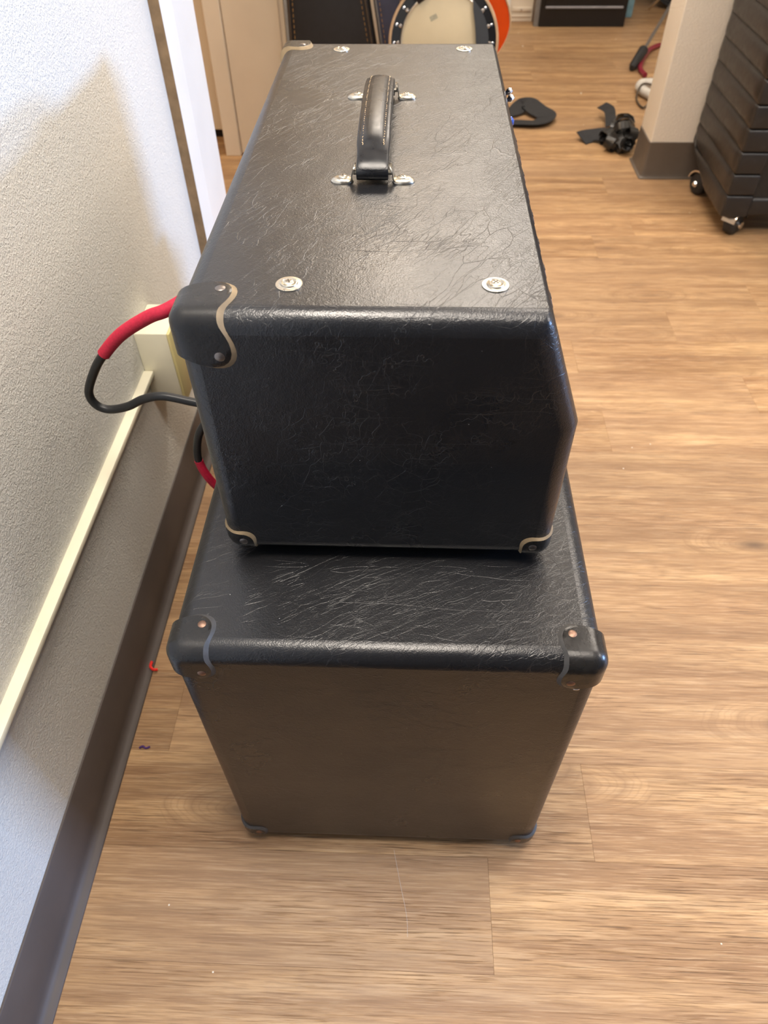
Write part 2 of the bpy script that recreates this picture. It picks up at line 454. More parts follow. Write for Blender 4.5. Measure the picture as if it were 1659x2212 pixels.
# cove base: tall thin strip with a curved toe
pts = [(WS, 0.0), (0.0, 0.0), (0.0, 0.0035), (-0.0015, 0.0050), (-0.0080, 0.0072), (-0.0130, 0.0105), (-0.0162, 0.0165), (-0.0176, 0.026), (-0.0180, 0.132), (-0.0190, 0.1335), (WS, 0.1335)]
bm = bmesh.new(); prism(bm, pts, 'y', -3.0, 1.61)
wobj('baseboard_left', bm, COVE, smooth=True)
# chair-rail strip
bm = bmesh.new(); box(bm, WS - 0.002, -0.004, -3.0, 1.119, 0.399, 0.410, 0.002, 2)
wobj('trim_1', bm, TRIMW, smooth=True)
# door casing at the end of the wall: raw edge, bevel, flat
pts = [(WS - 0.002, 1.620), (0.0, 1.620), (0.002, 1.624), (0.010, 1.670), (0.010, 1.83), (WS - 0.12, 1.83), (WS - 0.12, 1.633), (WS - 0.002, 1.633)]
bm = bmesh.new(); prism(bm, pts, 'z', 0.0, 2.1)
for f in bm.faces:
    f.normal_update()
    c = f.calc_center_median()
    if c.y < 1.6205 and abs(f.normal.y) > 0.9: f.material_index = 1
wobj('trim_2', bm, [WHITEP, MDF])
# junction box on the wall
jb = tag(empty('junction_box'), 'cream wall-mounted electrical junction box at the end of the ledge', 'electrical box')
bm = bmesh.new(); box(bm, WS, WS + 0.062, 1.120, 1.222, 0.335, 0.492, 0.0025, 2, 0, WM())
obj('box_body', bm, TRIMW, jb)
bm = bmesh.new(); box(bm, WS + 0.0622, WS + 0.068, 1.118, 1.224, 0.333, 0.493, 0.002, 2, 0, WM())
obj('cover', bm, YELL, jb)

# ------------------------------------------------------------------ room shell
bm = bmesh.new(); box(bm, -3.2, 6.2, -3.2, 6.2, CEIL, CEIL + 0.1)
ceil = struct('ceiling', bm, CEILM)
bm = bmesh.new(); box(bm, -3.2, 6.2, -1.3, -1.2, 0, CEIL); struct('wall_near', bm, plain('reflection_wall_dark', srgb(70, 68, 66), 0.8))  # unseen wall, set close and coloured dark to dim reflections in the vinyl
bm = bmesh.new(); box(bm, -3.3, -3.2, -3.2, 6.2, 0, CEIL); struct('wall_hall', bm, WARMP)
bm = bmesh.new(); box(bm, -3.2, 6.2, 6.1, 6.2, 0, CEIL); struct('wall_far', bm, WALL)
# right wall with a window opening
bm = bmesh.new()
wy0, wy1, wz0, wz1 = 0.28, 1.22, 1.18, 1.76
box(bm, 6.0, 6.1, -3.2, wy0, 0, CEIL); box(bm, 6.0, 6.1, wy1, 6.1, 0, CEIL)
box(bm, 6.0, 6.1, wy0, wy1, 0, wz0); box(bm, 6.0, 6.1, wy0, wy1, wz1, CEIL)
struct('wall_right', bm, WALL)
win = empty('window_1'); win['kind'] = 'structure'
bm = bmesh.new()
for a in ((wy0 - .04, wy0 + .02, wz0 - .04, wz1 + .04), (wy1 - .02, wy1 + .04, wz0 - .04, wz1 + .04), (wy0, wy1, wz0 - .04, wz0 + .02), (wy0, wy1, wz1 - .02, wz1 + .04)):
    box(bm, 5.985, 6.03, *a, 0.003)
obj('window_frame', bm, WHITEP, win)
gm = NT('window_glass'); gm.b.inputs['Transmission Weight'].default_value = 1.0; gm.b.inputs['Roughness'].default_value = 0.0; gm.b.inputs['IOR'].default_value = 1.05
bm = bmesh.new(); box(bm, 6.055, 6.059, wy0, wy1, wz0, wz1); obj('pane', bm, gm.m, win)
bm = bmesh.new(); box(bm, 3.45, 3.55, 1.38, 6.1, 0, CEIL); struct('wall_daylight_blocker', bm, WALL)  # added wall out of view, keeps window daylight off the banjo end
# ceiling lamps (frames and diffusers that belong to the lights above)
em = NT('lamp_diffuser'); em.b.inputs['Emission Color'].default_value = (1.0, 0.82, 0.62, 1); em.b.inputs['Emission Strength'].default_value = 3.0
for lx, ly, p, sx, sy in LAMPS + ((-1.6, 2.3, 0, .27, .27),):
    where = {0.56: 'over the amplifier head', -0.04: 'nearest the left wall', 1.60: 'over the open floor', 0.30: 'above the guitar cases' if ly < 4 else 'above the far white door', 2.8: 'nearest the window', 2.15: 'behind the cream pillar', -1.6: 'in the hall'}.get(lx, 'in the room')
    lp = thing('ceiling_lamp', 'warm recessed ceiling lamp ' + where, 'lamp', (lx, ly, CEIL - 0.03), group='ceiling lamps')
    bm = bmesh.new()
    box(bm, -sx - .03, -sx, -sy - .03, sy + .03, 0, .03); box(bm, sx, sx + .03, -sy - .03, sy + .03, 0, .03)
    box(bm, -sx, sx, -sy - .03, -sy, 0, .03); box(bm, -sx, sx, sy, sy + .03, 0, .03)
    obj('frame', bm, WHITEP, lp, smooth=False)
    bm = bmesh.new(); box(bm, -sx, sx, -sy, sy, .010, .016); obj('diffuser', bm, em.m, lp, smooth=False)

# hall beyond the doorway
bm = bmesh.new(); box(bm, -3.2, -0.70, 3.41, 3.50, 0, CEIL); struct('wall_back_hall', bm, WARMP)
bm = bmesh.new(); box(bm, -1.62, -0.82, 3.375, 3.405, 0.035, 2.05, 0.002, 1)
d1 = struct('door_1', bm, WARMP)
bm = bmesh.new(); box(bm, -1.62, -0.80, 3.395, 3.409, 0.0, 0.034); obj('door_gap_shade', bm, RUBBER, d1, smooth=False)  # black strip stands in for the shade in the gap under the door
bm = bmesh.new(); prism(bm, [(-0.805, 3.18), (-0.742, 3.18), (-0.738, 3.20), (-0.738, 3.44), (-0.805, 3.44)], 'z', 0, 2.1, 0.002, 1)
struct('trim_3', bm, WARMP)
bm = bmesh.new()
box(bm, -0.736, -0.500, 3.187, 3.225, 0.01, 2.05, 0.002, 1)
d2 = struct('door_2', bm, WARMP)
bm = bmesh.new(); box(bm, -0.522, -0.519, 3.184, 3.1868, 0.01, 2.05); obj('groove_shade', bm, plain('shadow_gap_paint', srgb(196, 180, 160), 0.6), d2, smooth=False)  # thin darker strip paints the shade of a groove on the door face
bm = bmesh.new(); box(bm, -0.497, -0.474, 3.18, 3.23, 0.0, 2.06, 0.002, 1)
struct('trim_4', bm, plain('grey_blue_paint', srgb(176, 182, 188), 0.4))
bm = bmesh.new(); box(bm, -0.736, 0.16, 3.44, 3.50, 0, CEIL); struct('wall_stub', bm, WARMP)

# white door far beyond, seen at the top right
bm = bmesh.new(); box(bm, -0.1, 0.60, 5.25, 5.33, 0, CEIL); struct('wall_back', bm, WALL)
bm = bmesh.new(); box(bm, 0.515, 0.555, 5.16, 5.25, 0, 2.1, 0.004, 2); struct('trim_5', bm, WHITEP)
bm = bmesh.new(); box(bm, 0.56, 0.700, 5.22, 5.26, 0.0, 2.05, 0.003, 2)
d3 = struct('door_3', bm, WARMP)
bm = bmesh.new(); box(bm, 0.575, 0.690, 5.208, 5.2195, 0.055, 0.075, 0.003, 2); box(bm, 0.575, 0.690, 5.212, 5.2195, 0.025, 0.033, 0.002, 1)
obj('door_rail', bm, WARMP, d3)
bm = bmesh.new(); lathe(bm, [(0.007, 0), (0.006, 0.004), (0, 0.006)], 10, 0, T(0.628, 5.207, 0.063) @ R(90, 'X'))
obj('screw', bm, CHROME, d3)
bm = bmesh.new(); box(bm, 0.703, 0.722, 5.17, 5.24, 0.0, 2.1, 0.002, 1); struct('trim_6', bm, plain('brown_grey_trim', srgb(120, 96, 78), 0.5))

# ------------------------------------------------------------------ pillar with rubber base
pl = tag(empty('wall_pillar'), '', None); del pl['label']; pl['kind'] = 'structure'; pl.name = 'wall_pillar'
px0, px1, py0, py1 = 0.917, 1.42, 2.985, 3.16
bm = bmesh.new(); prism(bm, [(px0 + .0, py0), (px1, py0), (px1, py1), (px0 + .0, py1)], 'z', 0, CEIL, 0.006, 3)
obj('pillar_shaft', bm, PILLAR, pl)
bm = bmesh.new()
def ring_poly(o): return [(px0 - o, py0 - o), (px1 + o, py0 - o), (px1 + o, py1 + o), (px0 - o, py1 + o)]
prof = [(0.016, 0.0), (0.016, 0.003), (0.009, 0.008), (0.005, 0.020), (0.004, 0.134), (0.0, 0.136)]
prev = None
for o_, z_ in prof:
    b2 = 0.012
    x0, x1, y0, y1 = px0 - o_, px1 + o_, py0 - o_, py1 + o_
    loop = []
    for cx_, cy_, a0 in ((x0 + b2, y0 + b2, 180), (x1 - b2, y0 + b2, 270), (x1 - b2, y1 - b2, 0), (x0 + b2, y1 - b2, 90)):
        for k in range(4):
            a = math.radians(a0 + k * 30); loop.append(bm.verts.new((cx_ + b2 * math.cos(a), cy_ + b2 * math.sin(a), z_)))
    if prev:
        for k in range(len(loop)): bm.faces.new((prev[k], prev[(k + 1) % len(loop)], loop[(k + 1) % len(loop)], loop[k]))
    prev = loop
obj('cove_base', bm, COVE2, pl)

# ------------------------------------------------------------------ leather corners
def rbox(p, lo, hi, r, t):
    """signed distance to a rounded box grown by t"""
    q = [abs(p[i] - (lo[i] + hi[i]) / 2) - ((hi[i] - lo[i]) / 2 - r) for i in range(3)]
    o = Vector([max(v, 0) for v in q])
    return o.length + min(max(q), 0) - r - t
def leather_corner(lo, hi, r, sgn, parent, t=0.0028, r0=0.040, r1=0.058, rivet_m=None, raw=RAW, seed=0, faces=(1, 1, 1), shape=None):
    """leather cap over the corner of a rounded box; sgn = which corner"""
    rng = random.Random(seed)
    c = Vector([hi[i] if sgn[i] > 0 else lo[i] for i in range(3)])
    s = Vector(sgn)
    ax = s.normalized()
    lo2, hi2 = lo, hi
    def surf(q, tt):
        # march along the diagonal from outside
        a, b = 0.08, -0.12
        base = c + q
        prev_d = None; x = a
        for _ in range(60):
            d = rbox(base + ax * x, lo2, hi2, r, tt)
            if d < 1e-5: break
            x -= d * 0.95
        return base + ax * x
    NA = 20; K = 12
    bnd = []
    for fi in range(3):
        a = [(1, 2), (2, 0), (0, 1)][fi]
        for k in range(NA):
            ph = (k / NA) * PI / 2
            lob = math.sin(2 * ph) ** 2
            rr = r0 + (r1 * faces[fi] - r0) * (lob ** 1.1)
            d = Vector((0, 0, 0)); d[a[0]] = -s[a[0]] * rr * math.cos(ph); d[a[1]] = -s[a[1]] * rr * math.sin(ph)
            # corner rounding pulls the surface in: aim slightly wider
            q = d - ax * d.dot(ax)
            bnd.append(q)
    bm = bmesh.new()
    rows = []
    n = len(bnd)
    # order the boundary by angle about the axis
    u = bnd[0].normalized(); v = ax.cross(u)
    bnd.sort(key=lambda q: math.atan2(q.dot(v), q.dot(u)))
    for _ in range(5):
        bnd = [(bnd[i - 1] + bnd[i] * 2 + bnd[(i + 1) % n]) / 4 for i in range(n)]
    cen = bm.verts.new(surf(Vector((0, 0, 0)), t))
    for k in range(1, K + 1):
        f = k / K
        tt = t
        rows.append([bm.verts.new(surf(q * f, tt)) for q in bnd])
    sk = [bm.verts.new(surf(q * 1.004, t * 0.80)) for q in bnd]
    sk2 = [bm.verts.new(surf(q * 1.004, -0.0050)) for q in bnd]
    for i in range(n): bm.faces.new((cen, rows[0][i], rows[0][(i + 1) % n]))
    for A, B in zip(rows, rows[1:]):
        for i in range(n): bm.faces.new((A[i], A[(i + 1) % n], B[(i + 1) % n], B[i]))
    for i in range(n): bm.faces.new((rows[-1][i], rows[-1][(i + 1) % n], sk[(i + 1) % n], sk[i])).material_index = 1
    for i in range(n): bm.faces.new((sk[i], sk[(i + 1) % n], sk2[(i + 1) % n], sk2[i])).material_index = 1
    o = obj('leather_corner', bm, [CORNER, raw], parent)
    for fi in range(3):
        a = [(1, 2), (2, 0), (0, 1)][fi]
        rr = r1 * faces[fi] - 0.0165
        d = Vector((0, 0, 0)); d[a[0]] = -s[a[0]] * rr * 0.7071; d[a[1]] = -s[a[1]] * rr * 0.7071
        nrm = Vector((0, 0, 0)); nrm[fi] = s[fi]
        p = c + d + nrm * (t - 0.0003)
        b = bmesh.new(); q = nrm.to_track_quat('Z', 'Y').to_matrix().to_4x4()
        lathe(b, [(0.0048, 0), (0.0048, 0.0006), (0.0036, 0.0013), (0.0, 0.0015)], 14, 0, T(*p) @ q)
        rv = obj('rivet', b, rivet_m or RIVET, o)
    return o

# ------------------------------------------------------------------ amplifier head
hx0, hx1, hy0, hy1, hz0, hz1 = -0.2085, 0.1645, 0.530, 1.313, 0.5935, 0.910
HR = 0.020
head = tag(empty('amplifier_head', (0, 0, 0)), 'black vinyl amplifier head with a leather strap handle, stacked on the speaker cabinet', 'amplifier')
def head_body():
    bm = bmesh.new()
    prof = [(hx0, hz0), (hx1, hz0), (hx1, 0.790), (0.121, hz1), (hx0, hz1)]
    A = [bm.verts.new((x, hy0, z)) for x, z in prof]; B = [bm.verts.new((x, hy1, z)) for x, z in prof]
    fa = bm.faces.new(A); fb = bm.faces.new(B[::-1]); sides = []
    for i in range(5): sides.append(bm.faces.new((A[i], B[i], B[(i + 1) % 5], A[(i + 1) % 5])))
    bmesh.ops.recalc_face_normals(bm, faces=bm.faces[:])
    keys = {tuple(round(c, 5) for c in v.co) for v in bm.verts}
    isout = lambda e: all(tuple(round(c, 5) for c in v.co) in keys for v in e.verts)
    front = [sides[1], sides[2]]
    bmesh.ops.inset_region(bm, faces=front, thickness=0.019, depth=0.0, use_even_offset=True)
    bmesh.ops.inset_region(bm, faces=front, thickness=0.0004, depth=-0.013, use_even_offset=True)
    wl = bm.edges.layers.float.new('bevel_weight_edge')
    for e in bm.edges:
        if not isout(e): continue
        v0, v1 = e.verts
        mx = (v0.co.x + v1.co.x) / 2; mz = (v0.co.z + v1.co.z) / 2; along = abs(v0.co.y - v1.co.y) > 0.1
        wgt = 1.0
        if along and mx > 0: wgt = 0.18 if mz > 0.7 else 0.75
        if along and abs(mz - 0.79) < 0.01: wgt = 0.5
        e[wl] = wgt
    o = obj('cabinet_shell', bm, VINYL, head, smooth=True)
    md = o.modifiers.new('bevel', 'BEVEL'); md.width = HR; md.segments = 7; md.limit_method = 'WEIGHT'
    md.harden_normals = False
    return o
head_body()
# covering seam where the cheek wrap meets the top, near right corner
# front: sloping control panel, knobs, switches, grille
sl = math.degrees(math.atan2(0.0435, 0.120))
cpm = T(0.14275, (hy0 + hy1) / 2, 0.850) @ R(90 - sl, 'Y')       # local z = outwards normal
bm = bmesh.new(); box(bm, -0.044, 0.044, -0.370, 0.370, -0.0125, -0.0105, 0, 1, 0, cpm)
obj('control_panel', bm, BLACKP, head, smooth=False)
def knob_bm():
    b = bmesh.new()
    lathe(b, [(0.0125, 0), (0.0125, 0.002), (0.010, 0.004), (0.0095, 0.0096), (0.008, 0.0108), (0, 0.0108)], 20)
    box(b, -0.0012, 0.0012, 0.002, 0.0095, 0.0103, 0.0113)
    return b
ymid = (hy0 + hy1) / 2
k0 = None
for i, ky in enumerate((0.628, 0.682, 0.737, 0.800, 0.855, 0.908, 0.962, 1.015)):
    m = cpm @ T(-0.022, ky - ymid, -0.0105)
    if k0 is None:
        k0 = obj('knob', knob_bm(), RUBBER, head); k0.matrix_local = m
    else:
        k = dupp(k0, head); k.matrix_local = m
for ky in (1.142, 1.170):
    b = bmesh.new()
    lathe(b, [(0.007, 0), (0.007, 0.003), (0.0045, 0.0035), (0.0045, 0.007), (0.0022, 0.009), (0.0030, 0.012), (0.0050, 0.015), (0.0052, 0.018), (0.003, 0.021), (0, 0.0215)], 14, 0, cpm @ T(-0.030, ky - ymid, -0.0105) @ R(-10, 'Y'))
    obj('toggle_switch', b, CHROME, head)
b = bmesh.new(); lathe(b, [(0.009, 0), (0.009, 0.003), (0.007, 0.006), (0.0055, 0.012), (0, 0.014)], 16, 0, cpm @ T(-0.022, 1.090 - ymid, -0.0105))
jw = NT('pilot_jewel'); jw.set((0.05, 0.12, 0.5), 0.1); obj('pilot_jewel', b, jw.m, head)
bm = bmesh.new(); box(bm, hx1 - 0.0125, hx1 - 0.008, hy0 + 0.021, hy1 - 0.021, hz0 + 0.021, 0.785, 0.001, 1)
obj('grille_cloth', bm, GRILLE, head)
bm = bmesh.new()
yy0, yy1, zz0, zz1 = hy0 + 0.024, hy1 - 0.024, hz0 + 0.024, 0.782
tube(bm, [(hx1 - 0.006, yy0, zz0), (hx1 - 0.006, yy1, zz0), (hx1 - 0.006, yy1, zz1), (hx1 - 0.006, yy0, zz1), (hx1 - 0.006, yy0, zz0)], 0.0028, 8)
obj('piping', bm, TRIMW, head)
# rubber feet
ft = None
for fx in (hx0 + 0.055, hx1 - 0.055):
    for fy in (hy0 + 0.085, hy1 - 0.085):
        if ft is None:
            b = bmesh.new(); lathe(b, [(0.016, -0.0117), (0.018, -0.010), (0.020, 0.0)], 18)
            ft = obj('rubber_foot', b, RUBBER, head, loc=(fx, fy, hz0 + 0.0005))
        else: dupp(ft, head, (fx, fy, hz0 + 0.0005))
# leather corners
lo, hi = (hx0, hy0, hz0), (hx1, hy1, hz1)
leather_corner(lo, hi, HR * 0.62, (-1, -1, 1), head, t=0.0034, r0=0.042, r1=0.072, seed=1)
leather_corner(lo, hi, HR * 0.62, (-1, 1, 1), head, t=0.0034, r0=0.040, r1=0.062, seed=2)
leather_corner(lo, hi, HR, (-1, -1, -1), head, r0=0.030, r1=0.046, seed=3)
leather_corner(lo, hi, HR * 0.9, (1, -1, -1), head, r0=0.030, r1=0.046, seed=4)
leather_corner(lo, hi, HR, (-1, 1, -1), head, r0=0.030, r1=0.046, seed=5)
leather_corner(lo, hi, HR * 0.9, (1, 1, -1), head, r0=0.030, r1=0.046, seed=6)
# cup washers with cross-head screws
def phillips(b, xf, r=0.0052, h=0.0022, mat=0, dark=1):
    lathe(b, [(r, 0), (r * 0.96, h * 0.5), (r * 0.7, h * 0.9), (r * 0.35, h), (0, h)], 20, mat, xf)
    for a in (0, 90):
        box(b, -r * 0.55, r * 0.55, -r * 0.12, r * 0.12, h * 0.86, h * 1.04, 0, 1, dark, xf @ R(a + 20, 'Z'))
SLOT = plain('screw_slot_dark', (0.06, 0.045, 0.03), 0.6)
w0 = None
for wx, wy, a in ((-0.1101, 0.5826, 0), (0.0747, 0.5847, 25), (-0.1151, 1.2674, 50), (0.0729, 1.2697, 70)):
    if w0 is None:
        b = bmesh.new()
        lathe(b, [(0.0123, 0.0), (0.0123, 0.0007), (0.0120, 0.0010), (0.0084, 0.0010), (0.0082, 0.0011), (0.0077, 0.0024), (0.0069, 0.0027), (0.0061, 0.0018), (0.0052, 0.0010)], 32)
        w0 = obj('cup_washer', b, NICKEL, head, loc=(wx, wy, hz1))
        b = bmesh.new(); phillips(b, T(0, 0, 0.0016)); obj('screw', b, [NICKEL, SLOT], w0)
    else:
        c = dupp(w0, head, (wx, wy, hz1), (0, 0, math.radians(a)))
        for g in w0.children:
            d = g.copy(); COL.objects.link(d); d.parent = c
# strap handle
hcx = -0.0450
def bracket(y, sgn):
    b = bmesh.new(); xf = T(hcx, y, hz1)
    for s in (-1, 1):
        # screw tab: raised oval boss
        bb = bmesh.new()
        lathe(bb, [(0.0112, 0), (0.0112, 0.0010), (0.0095, 0.0032), (0.0070, 0.0046), (0.0, 0.0046)], 24)
        bmesh.ops.scale(bb, vec=(1.12, 0.78, 1), verts=bb.verts[:])
        merge(b, bb, 0, xf @ T(s * 0.0335, 0, 0))
        phillips(b, xf @ T(s * 0.0325, 0, 0.0042) @ R(15 * s, 'Z'), 0.0050, 0.0026)
        # ear: sheet curling up from the tab beside the strap
        pth = crom([(s * 0.0310, 0, 0.0022), (s * 0.0262, 0, 0.0020), (s * 0.0232, 0, 0.0042), (s * 0.0222, 0, 0.0090), (s * 0.0208, 0, 0.0150), (s * 0.0188, 0, 0.0178)], 4)
        rg = []
        for q_, p_ in enumerate(pth):
            hw = 0.0066 + 0.0024 * math.sin(min(1, q_ / 14) * PI / 2) - 0.0050 * max(0, (q_ - 13) / 7) ** 2
            nx = Vector((s, 0, 0.35)).normalized() * 0.0007
            rg.append([b.verts.new(xf @ (p_ + Vector((0, a_ * hw, 0)) + nx * c_)) for a_, c_ in ((-1, -1), (1, -1), (1, 1), (-1, 1))])
        for A_, B_ in zip(rg, rg[1:]):
            for k_ in range(4): b.faces.new((A_[k_], A_[(k_ + 1) % 4], B_[(k_ + 1) % 4], B_[k_]))
        b.faces.new(rg[0][::-1]); b.faces.new(rg[-1])
    tube(b, [xf @ Vector((-0.021, 0, 0.0095)), xf @ Vector((0.021, 0, 0.0095))], 0.0025, 10)
    return obj('handle_bracket', b, [NICKEL, SLOT], head)
bracket(0.7985, 1); bracket(1.058, -1)
# strap body: padded middle over a folded leather band looped round the bars
def strap():
    W2 = 0.0172
    path = []; th = []; pad = []
    N = 44
    y0, y1 = 0.7875, 1.069
    L = y1 - y0
    for i in range(N + 1):
        f = i / N
        y = y0 + L * f
        e = min(f, 1 - f) * L
        h = 0.0155 + 0.017 * (1 - math.exp(-e / 0.035)) + 0.006 * math.sin(PI * f)
        path.append((y, h))
    bm = bmesh.new(); rings = []
    M = 18
    for i, (y, h) in enumerate(path):
        f = i / N
        e = min(f, 1 - f) * L
        padf = min(1, max(0, (e - 0.022) / 0.02)); padf = padf * padf * (3 - 2 * padf)
        endround = min(1, e / 0.012); er = math.sqrt(max(0, 1 - (1 - endround) ** 2))
        tb = 0.0035 + 0.0085 * er + 0.0015 * padf        # thickness below
        tt = 0.0030 * er + 0.0002
        ring = []
        wv = W2 * (1 + 0.07 * padf)
        for k in range(M):
            a = 2 * PI * k / M; cx_, sz = math.cos(a), math.sin(a)
            x = wv * (abs(cx_) ** 0.45) * (1 if cx_ > 0 else -1)
            if sz > 0:
                z = tt * (abs(sz) ** 0.5)
                pr = abs(x) / wv
                z += padf * 0.0050 * max(0, 1 - (pr / 0.66) ** 4) * (sz ** 0.4)
            else: z = -tb * (abs(sz) ** 0.5)
            ring.append(bm.verts.new((hcx + x, y, hz1 + h + z)))
        rings.append(ring)
    for a, b in zip(rings, rings[1:]):
        for k in range(M): bm.faces.new((a[k], a[(k + 1) % M], b[(k + 1) % M], b[k]))
    bm.faces.new(rings[0][::-1]); bm.faces.new(rings[-1])
    o = obj('handle_strap', bm, STRAP, head)
    md = o.modifiers.new('sub', 'SUBSURF'); md.levels = 1; md.render_levels = 2
    # end loops curling down to the bars
    for yb, sg in ((0.7985, -1), (1.058, 1)):
        b = bmesh.new()
        pts = []
        for k in range(13):
            a = math.radians(-120 + 240 * k / 12)
            pts.append((yb + sg * (0.0105 * math.cos(a)) + sg * 0.001, 0.0115 + 0.0088 * math.sin(a)))
        ring_o = [(y, hz1 + z) for y, z in pts]
        cy_, cz_ = yb, hz1 + 0.0115
        ring_i = [(cy_ + (y - cy_) * 0.62, cz_ + (z - cz_) * 0.62) for y, z in ring_o][::-1]
        prism(b, ring_o + ring_i, 'x', hcx - W2, hcx + W2, 0.0009, 2)
        obj('strap_loop', b, STRAP, head)
    # stitching
    def top(y):
        f = (y - y0) / L; e = min(f, 1 - f) * L
        return 0.0155 + 0.017 * (1 - math.exp(-e / 0.035)) + 0.006 * math.sin(PI * f) + 0.0030
    for s in (-1, 1):
        b = bmesh.new(); y = y0 + 0.030
        while y < y1 - 0.034:
            xx = hcx + s * (W2 * 0.66) * (1 + 0.03 * math.sin((y - y0) / L * PI)) 
            p = [Vector((xx + 0.0006 * math.sin(j * 2 + y * 300), y + 0.0046 * j / 3, hz1 + top(y + 0.0046 * j / 3) + (0.0012 if 0 < j < 3 else 0.0004))) for j in range(4)]
            tube(b, p, 0.0005, 5); y += 0.0053
        so = obj('stitching', b, THREAD, o); so['kind'] = 'stuff'
strap()

# ------------------------------------------------------------------ speaker cabinet
cx0, cx1, cy0, cy1, cz0, cz1 = -0.257, 0.216, 0.397, 1.385, 0.012, 0.5820
CR = 0.022
cabt = tag(empty('speaker_cabinet'), 'large black vinyl speaker cabinet standing on the floor under the amplifier head', 'speaker cabinet')
bm = bmesh.new()
A = [(cx0, cz0), (cx1, cz0), (cx1, cz1), (cx0, cz1)]
va = [bm.verts.new((x, cy0, z)) for x, z in A]; vb = [bm.verts.new((x, cy1, z)) for x, z in A]
bm.faces.new(va); bm.faces.new(vb[::-1]); fr = None
for i in range(4):
    f = bm.faces.new((va[i], vb[i], vb[(i + 1) % 4], va[(i + 1) % 4]))
    if i == 1: fr = f
bmesh.ops.recalc_face_normals(bm, faces=bm.faces[:])
keys = {tuple(round(c, 5) for c in v.co) for v in bm.verts}
bmesh.ops.inset_region(bm, faces=[fr], thickness=0.030, depth=0.0)
bmesh.ops.inset_region(bm, faces=[fr], thickness=0.0004, depth=-0.012)
wl = bm.edges.layers.float.new('bevel_weight_edge')
for e in bm.edges:
    if all(tuple(round(c, 5) for c in v.co) in keys for v in e.verts): e[wl] = 1.0
o = obj('cabinet_shell', bm, VINYL2, cabt)
md = o.modifiers.new('bevel', 'BEVEL'); md.width = CR; md.segments = 8; md.limit_method = 'WEIGHT'
bm = bmesh.new(); box(bm, cx1 - 0.0118, cx1 - 0.007, cy0 + 0.032, cy1 - 0.032, cz0 + 0.032, cz1 - 0.032, 0.001, 1)
obj('grille_cloth', bm, GRILLE, cabt)
bm = bmesh.new(); yy0, yy1, zz0, zz1 = cy0 + .035, cy1 - .035, cz0 + .035, cz1 - .035
tube(bm, [(cx1 - .006, yy0, zz0), (cx1 - .006, yy1, zz0), (cx1 - .006, yy1, zz1), (cx1 - .006, yy0, zz1), (cx1 - .006, yy0, zz0)], 0.003, 8)
obj('piping', bm, TRIMW, cabt)
bm = bmesh.new(); box(bm, cx0 - 0.0025, cx0 + 0.002, 0.84, 0.94, 0.26, 0.34, 0.001, 1); obj('jack_plate', bm, BLACKP, cabt)
st0 = bmesh.new(); tube(st0, [(0.1815, 0.3955, 0.549), (0.1835, 0.3945, 0.545), (0.1825, 0.3955, 0.541)], 0.0009, 6); obj('staple', st0, CHROME, cabt)
st0 = bmesh.new(); tube(st0, [(0.187, 0.3955, 0.531), (0.190, 0.3942, 0.533), (0.193, 0.3955, 0.532)], 0.0009, 6); obj('staple', st0, CHROME, cabt)
DRAW = leather('dark_leather_edge', srgb(70, 68, 66), 0.6, 2)
lo, hi = (cx0, cy0, cz0), (cx1, cy1, cz1)
i = 10
for sx in (-1, 1):
    for sy in (-1, 1):
        for sz in (-1, 1):
            big = sz > 0
            leather_corner(lo, hi, CR * (0.72 if big else 0.95), (sx, sy, sz), cabt, t=0.0036, r0=0.041 if big else 0.034, r1=0.066 if big else 0.056, rivet_m=COPPER, raw=DRAW, seed=i); i += 1
ft = None
for fx in (cx0 + 0.06, cx1 - 0.06):
    for fy in (cy0 + 0.07, cy1 - 0.07):
        if ft is None:
            b = bmesh.new(); lathe(b, [(0.017, -0.012), (0.019, -0.010), (0.021, 0.0)], 18)
            ft = obj('rubber_foot', b, RUBBER, cabt, loc=(fx, fy, cz0 + 0.0005))
        else: dupp(ft, cabt, (fx, fy, cz0 + 0.0005))

# ------------------------------------------------------------------ speaker cable behind the two boxes
YC = 0.80
cable = tag(empty('speaker_cable'), 'black cable with red sleeves looping out between the amplifier and the wall', 'cable')
pts = [(-0.230, 0.83, 0.79), (-0.27, 0.815, 0.765), (-0.311, YC, 0.746), (-0.340, YC, 0.734), (-0.382, YC, 0.708), (-0.415, YC, 0.676), (-0.436, YC, 0.649), (-0.456, YC, 0.612),
       (-0.454, YC, 0.589), (-0.437, YC, 0.579), (-0.408, YC, 0.585), (-0.381, YC, 0.599), (-0.352, YC, 0.605), (-0.317, YC, 0.597), (-0.288, 0.80, 0.588),
       (-0.285, 0.80, 0.572), (-0.304, 0.80, 0.550), (-0.318, 0.80, 0.522), (-0.325, 0.80, 0.480), (-0.316, 0.80, 0.440), (-0.302, 0.81, 0.405), (-0.276, 0.86, 0.33), (-0.264, 0.88, 0.31)]
full = crom(pts, 8)
bm = bmesh.new(); tube(bm, full[5 * 8 - 4:18 * 8 + 2], 0.0062, 12); obj('cable_jacket', bm, CABLE, cable)
bm = bmesh.new(); tube(bm, full[0:5 * 8 + 1], 0.0088, 14); obj('red_sleeve', bm, RED, cable)
bm = bmesh.new(); tube(bm, full[18 * 8:21 * 8], 0.0068, 14); obj('red_sleeve', bm, RED, cable)
bm = bmesh.new(); tube(bm, full[21 * 8 - 1:], 0.0062, 12); obj('cable_tail', bm, CABLE, cable)
bm = bmesh.new(); tube(bm, [(-0.2105, 0.837, 0.798), (-0.234, 0.828, 0.787)], 0.0105, 14); obj('plug', bm, CHROME, cable)

